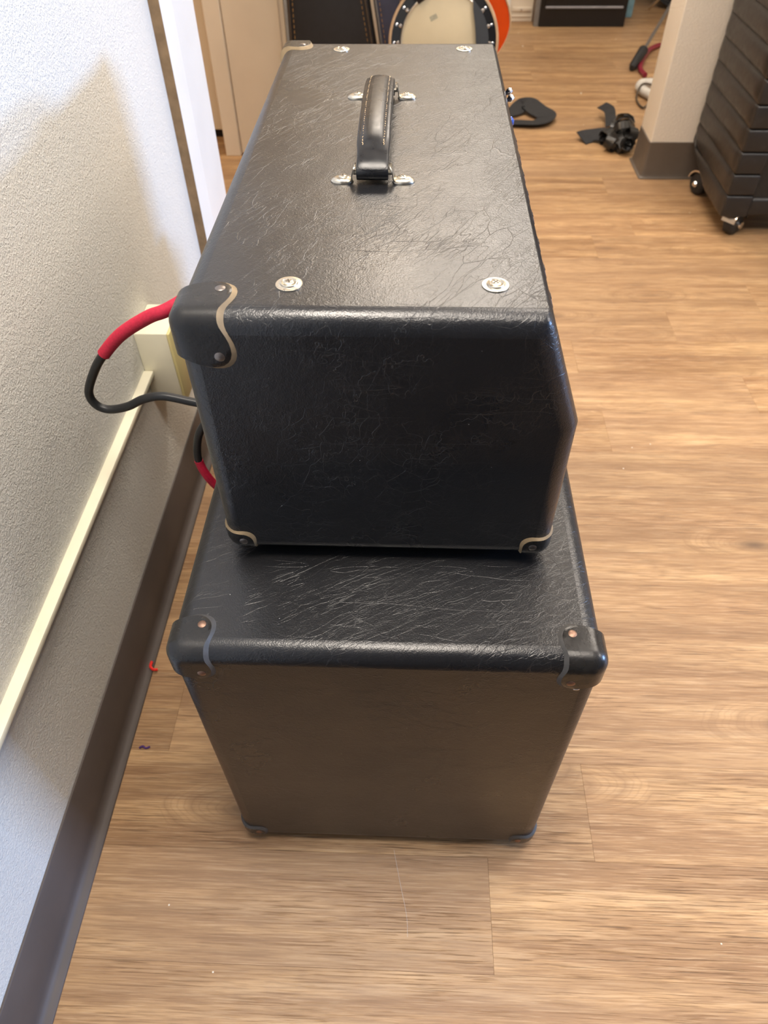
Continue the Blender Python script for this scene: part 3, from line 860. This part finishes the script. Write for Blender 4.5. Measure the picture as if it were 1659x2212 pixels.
# ------------------------------------------------------------------ tuck and roll amplifier on casters
TX, TY0, TY1 = 1.066, 2.494, 2.952
tr = tag(empty('padded_amplifier'), 'large black tuck-and-roll padded amplifier on casters beside the cream pillar', 'amplifier')
PAD = leather('black_padded_vinyl', (0.022, 0.019, 0.017), 0.34, 0.4)
PADD = leather('black_padded_vinyl_front', (0.015, 0.014, 0.014), 0.42, 0.6)
bm = bmesh.new(); prism(bm, [(TY0 + .012, .085), (2.70, .085), (2.90, .135), (TY1 - .006, .19), (TY1 - .006, 1.10), (TY0 + .012, 1.10)], 'x', TX + .010, TX + 0.62, 0.006, 2)
obj('cabinet_body', bm, BLACKP, tr)
def roll_side(z0, z1, cut):
    """one stuffed roll on the left side, seams top and bottom"""
    b = bmesh.new(); NY, NZ = 26, 8; g = []
    for j in range(NY + 1):
        f = j / NY; y = TY0 + 0.006 + (TY1 - TY0 - 0.006) * f; row = []
        for k in range(NZ + 1):
            q = k / NZ
            za, zb = z0, z1
            if cut: za = max(z0, 0.075 + max(0, (y - 2.70)) * 0.30 + max(0, y - 2.88) * 0.9)
            z = za + (zb - za) * q
            bulge = math.sin(PI * q) ** 0.42
            wr = 0.0010 * noise.noise(Vector((y * 14, z * 22, z0 * 9)))
            ef = min(1, f / 0.07) ** 0.5 * min(1, (1 - f) / 0.05) ** 0.5
            row.append(b.verts.new((TX + 0.004 - (0.010 * bulge + wr * bulge) * ef + 0.0, y, z)))
        g.append(row)
    for A, B in zip(g, g[1:]):
        for k in range(NZ): b.faces.new((A[k], A[k + 1], B[k + 1], B[k]))
    # close the back
    bk = [[b.verts.new((TX + 0.014, r[0].co.y, r[0].co.z)), b.verts.new((TX + 0.014, r[-1].co.y, r[-1].co.z))] for r in g]
    for i in range(NY):
        b.faces.new((g[i][0], g[i + 1][0], bk[i + 1][0], bk[i][0])); b.faces.new((g[i][-1], bk[i][1], bk[i + 1][1], g[i + 1][-1]))
        b.faces.new((bk[i][0], bk[i + 1][0], bk[i + 1][1], bk[i][1]))
    b.faces.new([v for v in g[0]] + [bk[0][1], bk[0][0]]); b.faces.new([v for v in g[-1]][::-1] + [bk[-1][0], bk[-1][1]])
    return obj('padded_roll', b, PAD, tr)
zs = [0.075, 0.149] + [0.149 + 0.0705 * k for k in range(1, 14)]
for i, (a, c) in enumerate(zip(zs, zs[1:])): roll_side(a, c, i < 3)
# front frame: left post in stuffed sections, bottom rail, top rail, grille
for i, (a, c) in enumerate(zip(zs, zs[1:])):
    b = bmesh.new(); box(b, TX + 0.001, TX + 0.092, TY0 - 0.010, TY0 + 0.03, a + .0012, c - .0012, 0.007, 3); obj('post_section', b, PADD, tr)
b = bmesh.new(); box(b, TX + 0.088, TX + 0.54, TY0 - 0.008, TY0 + 0.03, 0.078, 0.140, 0.012, 4); obj('bottom_rail', b, PADD, tr)
b = bmesh.new(); box(b, TX + 0.54, TX + 0.632, TY0 - 0.010, TY0 + 0.03, 0.078, 1.06, 0.009, 3); obj('right_post', b, PADD, tr)
b = bmesh.new(); box(b, TX + 0.001, TX + 0.632, TY0 - 0.010, TY0 + 0.03, 1.065, 1.12, 0.009, 3); obj('top_rail', b, PADD, tr)
b = bmesh.new(); box(b, TX + 0.08, TX + 0.55, TY0 + 0.004, TY0 + 0.011, 0.13, 1.07); obj('grille_cloth', b, GRILLE, tr, smooth=False)
b = bmesh.new(); box(b, TX - 0.005, TX + 0.63, TY0 - 0.005, TY1, 1.121, 1.150, 0.012, 4); obj('padded_top', b, PAD, tr)
def caster(x, y, rz, z1):
    p = bmesh.new()
    xf = T(x, y, 0) @ R(rz, 'Z') @ Matrix.Scale(1.48, 4)
    z1 = z1 / 1.48
    lathe(p, [(0.016, z1 - 0.006), (0.022, z1 - 0.004), (0.022, z1), (0.0, z1)], 16, 0, xf)
    # hood over the wheel
    hood = bmesh.new(); NA = 10
    for s in (-1, 1):
        lo_ = []
    prof = [(0.030 * math.cos(a), 0.030 + 0.030 * math.sin(a)) for a in [math.radians(10 + 160 * k / NA) for k in range(NA + 1)]]
    inn = [(u * 0.9, 0.030 + (v - 0.030) * 0.9) for u, v in prof][::-1]
    prism(p, prof + inn, 'y', -0.017, 0.017, 0.0, 1, 0, xf)
    lathe(p, [(0.008, 0), (0.008, 0.040), (0.005, 0.044), (0, 0.045)], 12, 0, xf @ T(0, -0.0225, 0.027) @ R(-90, 'X'))
    o = obj('caster', p, CHROME, tr)
    q = bmesh.new(); lathe(q, [(0.0, -0.014), (0.020, -0.014), (0.0255, -0.010), (0.0265, 0), (0.0255, 0.010), (0.020, 0.014), (0.0, 0.014)], 20, 0, xf @ T(0, 0, 0.0265) @ R(90, 'X'))
    obj('wheel', q, RUBBER, o)
caster(TX + 0.070, TY0 + 0.030, 40, 0.088); caster(TX + 0.035, 2.845, 115, 0.125)
caster(TX + 0.56, TY0 + 0.035, 20, 0.088); caster(TX + 0.56, 2.845, 60, 0.125)

# ------------------------------------------------------------------ far black cabinet, drum
bc = tag(empty('equipment_cabinet'), 'black glossy floor cabinet with a thin silver strip, far at the back of the room', 'cabinet')
bm = bmesh.new(); box(bm, 0.728, 1.236, 5.10, 5.60, 0.0, 1.0, 0.003, 1); obj('cabinet_body', bm, BLACKP, bc)
bm = bmesh.new(); box(bm, 0.752, 1.212, 5.090, 5.0995, 0.105, 0.90, 0.002, 1); obj('front_panel', bm, BLACKP, bc)
bm = bmesh.new(); box(bm, 0.755, 1.208, 5.083, 5.0895, 0.098, 0.108, 0.001, 1); obj('silver_strip', bm, plain('brushed_grey', (0.30, 0.30, 0.32), 0.4), bc)
bm = bmesh.new(); box(bm, 0.7, 0.727, 5.11, 5.16, 0.0, 1.0); 
sp = obj('side_edge', bm, plain('grey_side', srgb(120, 116, 112), 0.5), bc)
db = tag(empty('bass_drum'), 'dark round drum lying behind the tripod stand', 'drum')
dm = T(1.72, 5.62, 0.25) @ R(90, 'X') @ R(-20, 'Y')
bm = bmesh.new(); lathe(bm, [(0.232, -0.16), (0.232, 0.16)], 40, 0, dm); obj('shell', bm, plain('dark_shell', (0.010, 0.010, 0.012), 0.3), db)
for s in (-1, 1):
    bm = bmesh.new(); lathe(bm, [(0.225, 0.15), (0.246, 0.15), (0.248, 0.17), (0.246, 0.19), (0.235, 0.19)] if s > 0 else [(0.235, -0.19), (0.246, -0.19), (0.248, -0.17), (0.246, -0.15), (0.225, -0.15)], 40, 0, dm, True)
    obj('hoop', bm, RUBBER, db)
l0 = None
for k in range(8):
    a = 2 * PI * k / 8 + 0.2
    bm = bmesh.new(); box(bm, -0.008, 0.008, -0.02, 0.02, 0, 0.02, 0.004, 2, 0, dm @ T(0.232 * math.cos(a), 0.232 * math.sin(a), 0.11) @ R(math.degrees(a), 'Z') @ R(90, 'Y'))
    obj('lug', bm, CHROME, db)
bm = bmesh.new(); box(bm, 1.262, 1.322, 5.30, 5.36, 0.0, 0.22, 0.006, 2)
tag(obj('water_bottle', bm, plain('pale_blue_plastic', srgb(120, 160, 175), 0.3)), 'pale blue upright carton beside the far black cabinet', 'carton').name = 'blue_carton'

# ------------------------------------------------------------------ guitar cases
LINING = plain('dark_case_tolex', (0.010, 0.009, 0.010), 0.55, 0.2, 40, 0.4, 500)
LINB = plain('slate_case_tolex', srgb(56, 57, 76), 0.55, 0.1, 40, 0.4, 500)
BIND = plain('grey_case_binding', srgb(112, 108, 104), 0.5, 0.1, 60)
GOLD = plain('gold_stitch', srgb(158, 118, 62), 0.7, 0.2, 300)
def gcase(name, label, xs, y, z1, m, lean, rim=None):
    """xs = (x left bottom, x left top, x right bottom, x right top)"""
    t = tag(empty(name), label, 'guitar case')
    xf = T(0, y, 0) @ R(-lean, 'X')
    pts = [(xs[0], 0.012), (xs[2], 0.012), (xs[3], z1), (xs[1], z1)]
    bm = bmesh.new(); prism(bm, pts, 'y', 0, 0.13, 0.010, 3, 0, xf); obj('case_shell', bm, m, t)
    bm = bmesh.new(); o_ = 0.004
    P = [Vector((xs[0] + .008, -0.002, 0.02)), Vector((xs[2] - .008, -0.002, 0.02)), Vector((xs[3] - .008, -0.002, z1 - .01)), Vector((xs[1] + .008, -0.002, z1 - .01))]
    P = [xf @ p for p in P]
    tube(bm, P + [P[0]], 0.0042, 8); obj('edge_binding', bm, rim or BIND, t)
    b = bmesh.new()
    for A, B in ((P[1], P[2]), (P[0], P[3])):
        L = (B - A).length; nn = int(L / 0.016)
        ins = Vector((-0.014 if A is P[1] else 0.014, -0.003, 0))
        for k in range(nn):
            p = A + (B - A) * ((k + 0.2) / nn) + ins; q = A + (B - A) * ((k + 0.8) / nn) + ins
            tube(b, [p, q], 0.0011, 4)
    s = obj('stitching', b, GOLD, t); s['kind'] = 'stuff'
    return t
gcase('guitar_case', 'black guitar case with gold stitched edge leaning beside the white door', (-0.46, -0.452, -0.075, -0.235), 2.93, 0.98, LINING, 4, plain('brown_case_binding', (0.05, 0.032, 0.018), 0.5))
gcase('guitar_case', 'slate blue guitar case with grey binding between the black case and the banjo', (-0.062, -0.222, 0.075, -0.120), 2.955, 1.02, LINB, 4)

# ------------------------------------------------------------------ banjo on a stand
def ring_disc(name, prof, m, parent, xf, seg=56):
    b = bmesh.new(); lathe(b, prof, seg, 0, xf, prof[0][0] > 0.01 and prof[-1][0] > 0.01 and name != 'drum_head'); return obj(name, b, m, parent)
bj = tag(empty('banjo'), 'banjo with a cream head and black resonator leaning behind the amplifier', 'banjo')
cd = (Vector((0, 0, H)) - Vector((0.088, 2.80, 0.515))).normalized()
bjm = T(0.090, 2.800, 0.518) @ Matrix.Rotation(0, 4, 'Z') @ R(90 - 16, 'X') @ R(-24, 'Z')
SKIN = plain('cream_drum_head', srgb(182, 169, 140), 0.55, 0.05, 10)
TANW = plain('tan_wood_binding', srgb(176, 148, 116), 0.4)
RESREFL = plain('resonator_daylight_reflection', srgb(66, 92, 104), 0.25, 0.15, 6)  # bluish daylight reflection painted into the dark resonator's colour
DKW = plain('dark_resonator_wood', (0.016, 0.011, 0.009), 0.3, 0.3, 8)
ring_disc('drum_head', [(0.140, 0.000), (0.140, 0.004), (0.134, 0.0065), (0.0, 0.0065)], SKIN, bj, bjm)
ring_disc('tension_hoop', [(0.139, 0.0), (0.145, 0.0), (0.146, 0.010), (0.143, 0.011), (0.1395, 0.007)], CHROME, bj, bjm)
ring_disc('rim', [(0.138, -0.06), (0.142, -0.06), (0.142, 0.0), (0.138, 0.0)], DKW, bj, bjm)
ring_disc('flange', [(0.142, -0.022), (0.176, -0.022), (0.178, -0.018), (0.142, -0.016)], BLACKP, bj, bjm)
ring_disc('resonator', [(0.0, -0.100), (0.150, -0.096), (0.182, -0.080), (0.184, -0.035)], RESREFL, bj, bjm)
ring_disc('binding', [(0.176, -0.036), (0.1855, -0.036), (0.1860, -0.017), (0.183, -0.013), (0.177, -0.013)], TANW, bj, bjm)
for k in range(20):
    a = 2 * PI * k / 20 + 0.1
    b = bmesh.new(); xf = bjm @ T(0.153 * math.cos(a), 0.153 * math.sin(a), 0)
    tube(b, [xf @ Vector((0, 0, -0.02)), xf @ Vector((0, 0, 0.008))], 0.0022, 6)
    lathe(b, [(0.0055, 0.004), (0.0055, 0.008), (0.003, 0.011), (0, 0.011)], 10, 0, xf)
    lathe(b, [(0.0045, 0), (0.0045, 0.007), (0, 0.008)], 8, 0, bjm @ T(0.166 * math.cos(a), 0.166 * math.sin(a), -0.018))
    obj('bracket_hook', b, CHROME, bj)
# dark arm rest crossing the right of the head
b = bmesh.new(); pts = []
for k in range(13):
    a = math.radians(-16 + 92 * k / 12); pts.append((0.149 * math.cos(a), 0.149 * math.sin(a)))
for k in range(13):
    a = math.radians(76 - 92 * k / 12); rr = 0.149 - 0.040 * math.sin(PI * k / 12) ** 0.6 - 0.002; pts.append((rr * math.cos(a), rr * math.sin(a)))
prism(b, pts, 'z', 0.012, 0.0165, 0.001, 1, 0, bjm)
obj('arm_rest', b, plain('slate_arm_rest', (0.030, 0.034, 0.040), 0.35), bj)
b = bmesh.new(); tube(b, [bjm @ Vector((-0.055, 0.056, 0.0072)), bjm @ Vector((-0.054, 0.057, 0.0072))], 0.001, 4)
box(b, -0.012, 0.012, -0.007, 0.007, 0.0066, 0.0069, 0, 1, 0, bjm @ T(-0.062, 0.050, 0) @ R(50, 'Z'))
obj('printed_mark', b, plain('faded_ink', srgb(150, 146, 126), 0.6, 0.2, 300), bj, smooth=False)
b = bmesh.new(); box(b, 0.080, 0.086, -0.034, 0.034, 0.0066, 0.020, 0.001, 1, 0, bjm @ R(-34, 'Z')); obj('bridge', b, TANW, bj)
# neck leaving up and away to the upper left
b = bmesh.new(); box(b, -0.62, -0.136, -0.018, 0.018, 0.0, 0.014, 0.004, 2, 0, bjm @ R(-34, 'Z')); obj('neck', b, DKW, bj)
b = bmesh.new(); box(b, -0.80, -0.62, -0.030, 0.030, -0.006, 0.010, 0.005, 2, 0, bjm @ R(-34, 'Z')); obj('peghead', b, DKW, bj)
for k, yy_ in enumerate((-0.038, 0.038, -0.038, 0.038)):
    b = bmesh.new(); lathe(b, [(0.007, 0), (0.007, 0.012), (0, 0.013)], 10, 0, bjm @ R(-34, 'Z') @ T(-0.74 + 0.05 * (k // 2), yy_, -0.004)); obj('tuning_peg', b, CHROME, bj)
# stand
st = tag(empty('instrument_stand'), 'black tubular stand holding the banjo behind the amplifier', 'stand')
b = bmesh.new()
tube(b, [(0.09, 2.93, 0.46), (0.09, 2.97, 0.75), (0.09, 3.0, 0.95)], 0.009, 8)
tube(b, [(-0.02, 2.74, 0.345), (-0.02, 2.89, 0.335), (0.09, 2.93, 0.46)], 0.009, 8)
tube(b, [(0.19, 2.74, 0.345), (0.19, 2.89, 0.335), (0.09, 2.93, 0.46)], 0.009, 8)
obj('cradle', b, RUBBER, st)
for p in ((0.02, 2.62), (0.20, 2.62), (0.09, 3.06)):
    b = bmesh.new(); tube(b, [(0.09, 2.93, 0.46), (p[0], p[1], 0.011)], 0.009, 8); obj('leg', b, RUBBER, st)

# orange acoustic guitar standing behind
gt = tag(empty('acoustic_guitar'), 'orange-bodied guitar standing just behind the banjo', 'guitar')
ORG = plain('orange_lacquer', srgb(188, 64, 9), 0.22, 0.12, 5)
gm_ = T(0.156, 3.145, 0.475) @ R(-10, 'X')
pts = []
for k in range(72):
    a = 2 * PI * k / 72 - PI / 2
    s_ = math.sin(a)
    rr = 0.190 - 0.035 * math.exp(-((s_ - 0.45) / 0.25) ** 2)
    pts.append((rr * math.cos(a) * (1 if s_ < 0.4 else 0.86), 0.02 + s_ * (0.165 if s_ < 0 else 0.27)))
b = bmesh.new(); prism(b, pts, 'y', 0.0, 0.095, 0, 1, 0, gm_); obj('body', b, ORG, gt)
b = bmesh.new(); 
P = [gm_ @ Vector((p[0], -0.001, p[1])) for p in pts]; tube(b, P + [P[0]], 0.003, 6); obj('binding', b, TANW, gt)
b = bmesh.new(); lathe(b, [(0.048, 0), (0.048, 0.002), (0, 0.002)], 32, 0, gm_ @ T(0, -0.0005, 0.12) @ R(90, 'X')); obj('sound_hole', b, BLACKP, gt)
b = bmesh.new(); box(b, -0.07, 0.07, -0.010, -0.0005, -0.04, -0.015, 0.003, 2, 0, gm_); obj('bridge', b, DKW, gt)
b = bmesh.new(); box(b, -0.027, 0.027, -0.014, 0.010, 0.17, 0.74, 0.005, 2, 0, gm_); obj('neck', b, DKW, gt)
b = bmesh.new(); box(b, -0.034, 0.034, -0.010, 0.008, 0.74, 0.90, 0.006, 2, 0, gm_ @ T(0, 0, 0)); obj('headstock', b, DKW, gt)
gs = tag(empty('guitar_stand'), 'black stand under the orange guitar', 'stand')
for s in (-1, 1):
    b = bmesh.new(); tube(b, [(0.128 + s * 0.09, 3.085, 0.318), (0.128 + s * 0.09, 3.275, 0.310), (0.128, 3.305, 0.36)], 0.008, 8); obj('arm', b, RUBBER, gs)
for p in ((0.06, 3.12), (0.256, 3.07), (0.128, 3.42)):
    b = bmesh.new(); tube(b, [(0.128, 3.305, 0.36), (p[0], p[1], 0.010)], 0.008, 8); obj('leg', b, RUBBER, gs)
b = bmesh.new(); tube(b, [(0.128, 3.305, 0.36), (0.128, 3.33, 0.60)], 0.008, 8); obj('post', b, RUBBER, gs)

# ------------------------------------------------------------------ strap on the floor, black bag, stand foot, hoses
b = bmesh.new()
path = crom([(0.40, 3.545, 0.010), (0.47, 3.535, 0.012), (0.56, 3.535, 0.010), (0.605, 3.60, 0.012), (0.565, 3.66, 0.018), (0.525, 3.72, 0.030), (0.500, 3.715, 0.022), (0.46, 3.665, 0.014), (0.40, 3.64, 0.010)], 6)
n_ = len(path); wd = []
for i, p in enumerate(path):
    f = i / (n_ - 1)
    wd.append((0.15 * math.sin(f * 7), 1.0 - 0.7 * math.sin(f * PI), 0.25 * math.sin(f * 9)))
b2 = bmesh.new()
P = path; rings = []
for i, p in enumerate(P):
    t = (P[min(i + 1, n_ - 1)] - P[max(i - 1, 0)]).normalized(); sd = t.cross(Vector((0, 0, 1))).normalized()
    wv = 0.032 + 0.012 * math.sin(i / n_ * PI)
    lift = 0.004 + 0.014 * math.sin(i / n_ * PI) ** 2
    rings.append([b2.verts.new(p + sd * wv + Vector((0, 0, lift))), b2.verts.new(p - sd * wv), b2.verts.new(p - sd * wv - Vector((0, 0, 0.003))), b2.verts.new(p + sd * wv + Vector((0, 0, lift - 0.003)))])
for A, B in zip(rings, rings[1:]):
    for k in range(4): b2.faces.new((A[k], A[(k + 1) % 4], B[(k + 1) % 4], B[k]))
b2.faces.new(rings[0]); b2.faces.new(rings[-1][::-1]); b.free()
o = obj('guitar_strap', b2, CLOTHB)
o.location.z = 0.0
tag(o, 'folded black strap lying on the floor behind the amplifier knobs', 'strap')

bag = tag(empty('strap_bundle', (0.035, 0.0, 0)), 'crumpled bundle of shiny black webbing on the floor against the pillar', 'bundle')
def curl(c, r, turns, w, tilt, rz, seed):
    rr = random.Random(seed); pts = []
    n = int(14 * turns)
    for i in range(n + 1):
        a = 2 * PI * turns * i / n; q = r * (1 - 0.3 * i / n)
        pts.append(T(*c) @ R(rz, 'Z') @ R(tilt, 'X') @ Vector((q * math.cos(a), q * math.sin(a), 0.004 * math.sin(3 * a))))
    ax = (T(*c) @ R(rz, 'Z') @ R(tilt, 'X')).to_3x3() @ Vector((0, 0, 1))
    b = bmesh.new(); ribbon(b, pts, tuple(ax), w, 0.0022)
    for v in b.verts: v.co.z = max(v.co.z, 0.0015 + 0.001 * rr.random())
    return obj('webbing_loop', b, PLASTB, bag)
for i, (c, r, tu, w_, ti, rz_) in enumerate((((0.855, 3.215, 0.040), 0.030, 1.6, 0.040, 62, 10), ((0.825, 3.27, 0.035), 0.045, 1.2, 0.045, 40, 70), ((0.86, 3.33, 0.060), 0.045, 1.3, 0.040, 68, -30),
        ((0.80, 3.31, 0.03), 0.04, 1.1, 0.05, 80, 120), ((0.87, 3.40, 0.05), 0.045, 1.2, 0.05, 30, 0), ((0.845, 3.29, 0.075), 0.040, 1.1, 0.03, 50, 200), ((0.80, 3.25, 0.030), 0.030, 1.3, 0.04, 100, 40), ((0.875, 3.26, 0.06), 0.035, 1.2, 0.04, 110, 90), ((0.835, 3.36, 0.03), 0.05, 1.2, 0.045, 95, 60))):
    curl(c, r, tu, w_, ti, rz_, i)
b = bmesh.new(); bmesh.ops.create_icosphere(b, subdivisions=3, radius=1)
for v in b.verts:
    d = 1 + 0.35 * noise.noise(v.co * 2.3) + 0.12 * noise.noise(v.co * 6)
    v.co = Vector((0.845 + v.co.x * d * 0.052, 3.30 + v.co.y * d * 0.095, max(0.001, 0.028 + v.co.z * d * 0.045)))
obj('bundle_core', b, PLASTB, bag)
b = bmesh.new(); ribbon(b, crom([(0.80, 3.33, 0.035), (0.77, 3.36, 0.028), (0.735, 3.37, 0.020), (0.690, 3.345, 0.016)], 5), (0.25, 1, 0.35), 0.075, 0.003); obj('webbing_end', b, CLOTHB, bag)
b = bmesh.new(); ribbon(b, crom([(0.82, 3.40, 0.05), (0.833, 3.50, 0.06), (0.84, 3.58, 0.055), (0.825, 3.66, 0.045)], 5), (1, -0.2, 0.5), 0.046, 0.003); obj('webbing_end', b, CLOTHB, bag)

ts = tag(empty('tripod_stand'), 'silver tripod stand leg with a black rubber foot behind the cream pillar', 'stand')
b = bmesh.new(); tube(b, [(1.165, 4.36, 0.030), (1.32, 4.62, 0.16), (1.55, 5.0, 0.36)], 0.0085, 10); obj('leg', b, metal('grey_tube', (0.35, 0.33, 0.32), 0.3), ts)
b = bmesh.new(); tube(b, [(1.125, 4.285, 0.016), (1.135, 4.31, 0.022), (1.20, 4.42, 0.062)], [0.014, 0.020, 0.026], 12)
for v in b.verts: v.co.z = max(v.co.z, 0.001)
obj('rubber_foot', b, RUBBER, ts)
b = bmesh.new(); tube(b, [(1.55, 5.0, 0.36), (1.55, 5.0, 1.2)], 0.011, 10); obj('mast', b, CHROME, ts)
b = bmesh.new(); tube(b, [(1.55, 5.0, 0.36), (1.93, 4.9, 0.02)], 0.0085, 10); obj('leg', b, CHROME, ts)
b = bmesh.new(); tube(b, [(1.55, 5.0, 0.36), (1.45, 5.42, 0.02)], 0.0085, 10); obj('leg', b, CHROME, ts)
b = bmesh.new(); tube(b, crom([(1.175, 4.19, 0.012), (1.168, 4.28, 0.014), (1.20, 4.40, 0.016), (1.28, 4.60, 0.014), (1.36, 4.70, 0.012)], 6), 0.012, 10)
tag(obj('red_cable', b, plain('dark_red_jacket', srgb(130, 28, 48), 0.4)), 'dark red cable curving on the floor behind the tripod foot', 'cable')
b = bmesh.new(); tube(b, crom([(1.18, 4.03, 0.024), (1.12, 4.02, 0.024), (1.10, 3.95, 0.024), (1.13, 3.86, 0.024), (1.16, 3.80, 0.024)], 6), 0.022, 12)
tag(obj('grey_bag', b, plain('white_grey_cloth', srgb(196, 192, 184), 0.6, 0.15, 30)), 'rolled pale grey cloth on the floor behind the pillar edge', 'cloth').name = 'rolled_cloth'
b = bmesh.new(); tube(b, crom([(1.16, 3.90, 0.05), (1.10, 3.93, 0.05), (1.065, 3.86, 0.012), (1.075, 3.74, 0.008), (1.13, 3.80, 0.03), (1.10, 3.70, 0.008), (1.06, 3.62, 0.006), (1.06, 3.54, 0.006), (1.02, 3.40, 0.006), (0.985, 3.25, 0.006), (0.99, 3.2, 0.006)], 6), 0.0048, 8)
tag(obj('thin_cable', b, plain('brown_cable', srgb(70, 56, 40), 0.5)), 'thin dark cable running along the pillar on the floor', 'cable')

# ------------------------------------------------------------------ small litter
def lint(name, label, x, y, m, r, seed, z=0.0):
    b = bmesh.new(); bmesh.ops.create_icosphere(b, subdivisions=1, radius=r)
    for v in b.verts:
        v.co *= 1 + 0.5 * noise.noise(v.co * 300 + Vector((seed, 0, 0))); v.co.z *= 0.5; v.co += Vector((x, y, z + r * 0.42))
    return tag(obj(name, b, m), label, 'debris')
rs = random.Random(3)
LG = 'white specks scattered on the floor'
for i, (x, y) in enumerate(((0.599, 4.972), (0.60, 4.72), (1.146, 4.853), (0.816, 3.956), (0.887, 3.573), (0.767, 3.544), (1.017, 2.543), (1.033, 2.678), (0.617, 1.388), (0.532, 1.297), (0.568, 1.374), (0.488, 0.267), (-0.274, 0.204), (-0.361, 0.291))):
    wh = ('beside the far white door', 'between the far white door and the orange guitar', 'by the far black cabinet', 'halfway to the far cabinet', 'beside the black strap bundle', 'left of the black strap bundle', 'below the padded amplifier caster', 'under the left edge of the padded amplifier', 'right of the amplifier head, lowest of three', 'right of the amplifier head, farthest right', 'right of the amplifier head, leftmost', 'near the bottom right of the photo', 'near the bottom left of the photo', 'left below the speaker cabinet')[i]
    o = lint('crumb', 'tiny pale crumb on the plank floor ' + wh, x, y, DEBRIS, 0.0016 + 0.0045 * (y > 3) * rs.random(), i); o['group'] = LG
b = bmesh.new(); tube(b, crom([(-0.494, 0.716, 0.012), (-0.495, 0.706, 0.010), (-0.489, 0.701, 0.007), (-0.482, 0.703, 0.004)], 4), 0.0028, 6)
tag(obj('red_lint', b, REDLINT), 'small bright red scrap lying against the dark cove base', 'debris')
b = bmesh.new(); tube(b, crom([(-0.476, 0.544, 0.002), (-0.470, 0.547, 0.003), (-0.464, 0.544, 0.002), (-0.457, 0.547, 0.002)], 4), 0.0018, 5)
tag(obj('purple_lint', b, PURP), 'small purple thread on the floor left of the speaker cabinet', 'debris')
b = bmesh.new(); tube(b, crom([(-0.01, 0.385, 0.001), (0.000, 0.34, 0.001), (0.012, 0.29, 0.001), (0.014, 0.26, 0.001)], 6), 0.00022, 4)
tag(obj('hair_thread', b, plain('grey_thread', srgb(200, 190, 178), 0.6)), 'fine pale hair lying on the floor in front of the speaker cabinet', 'debris')
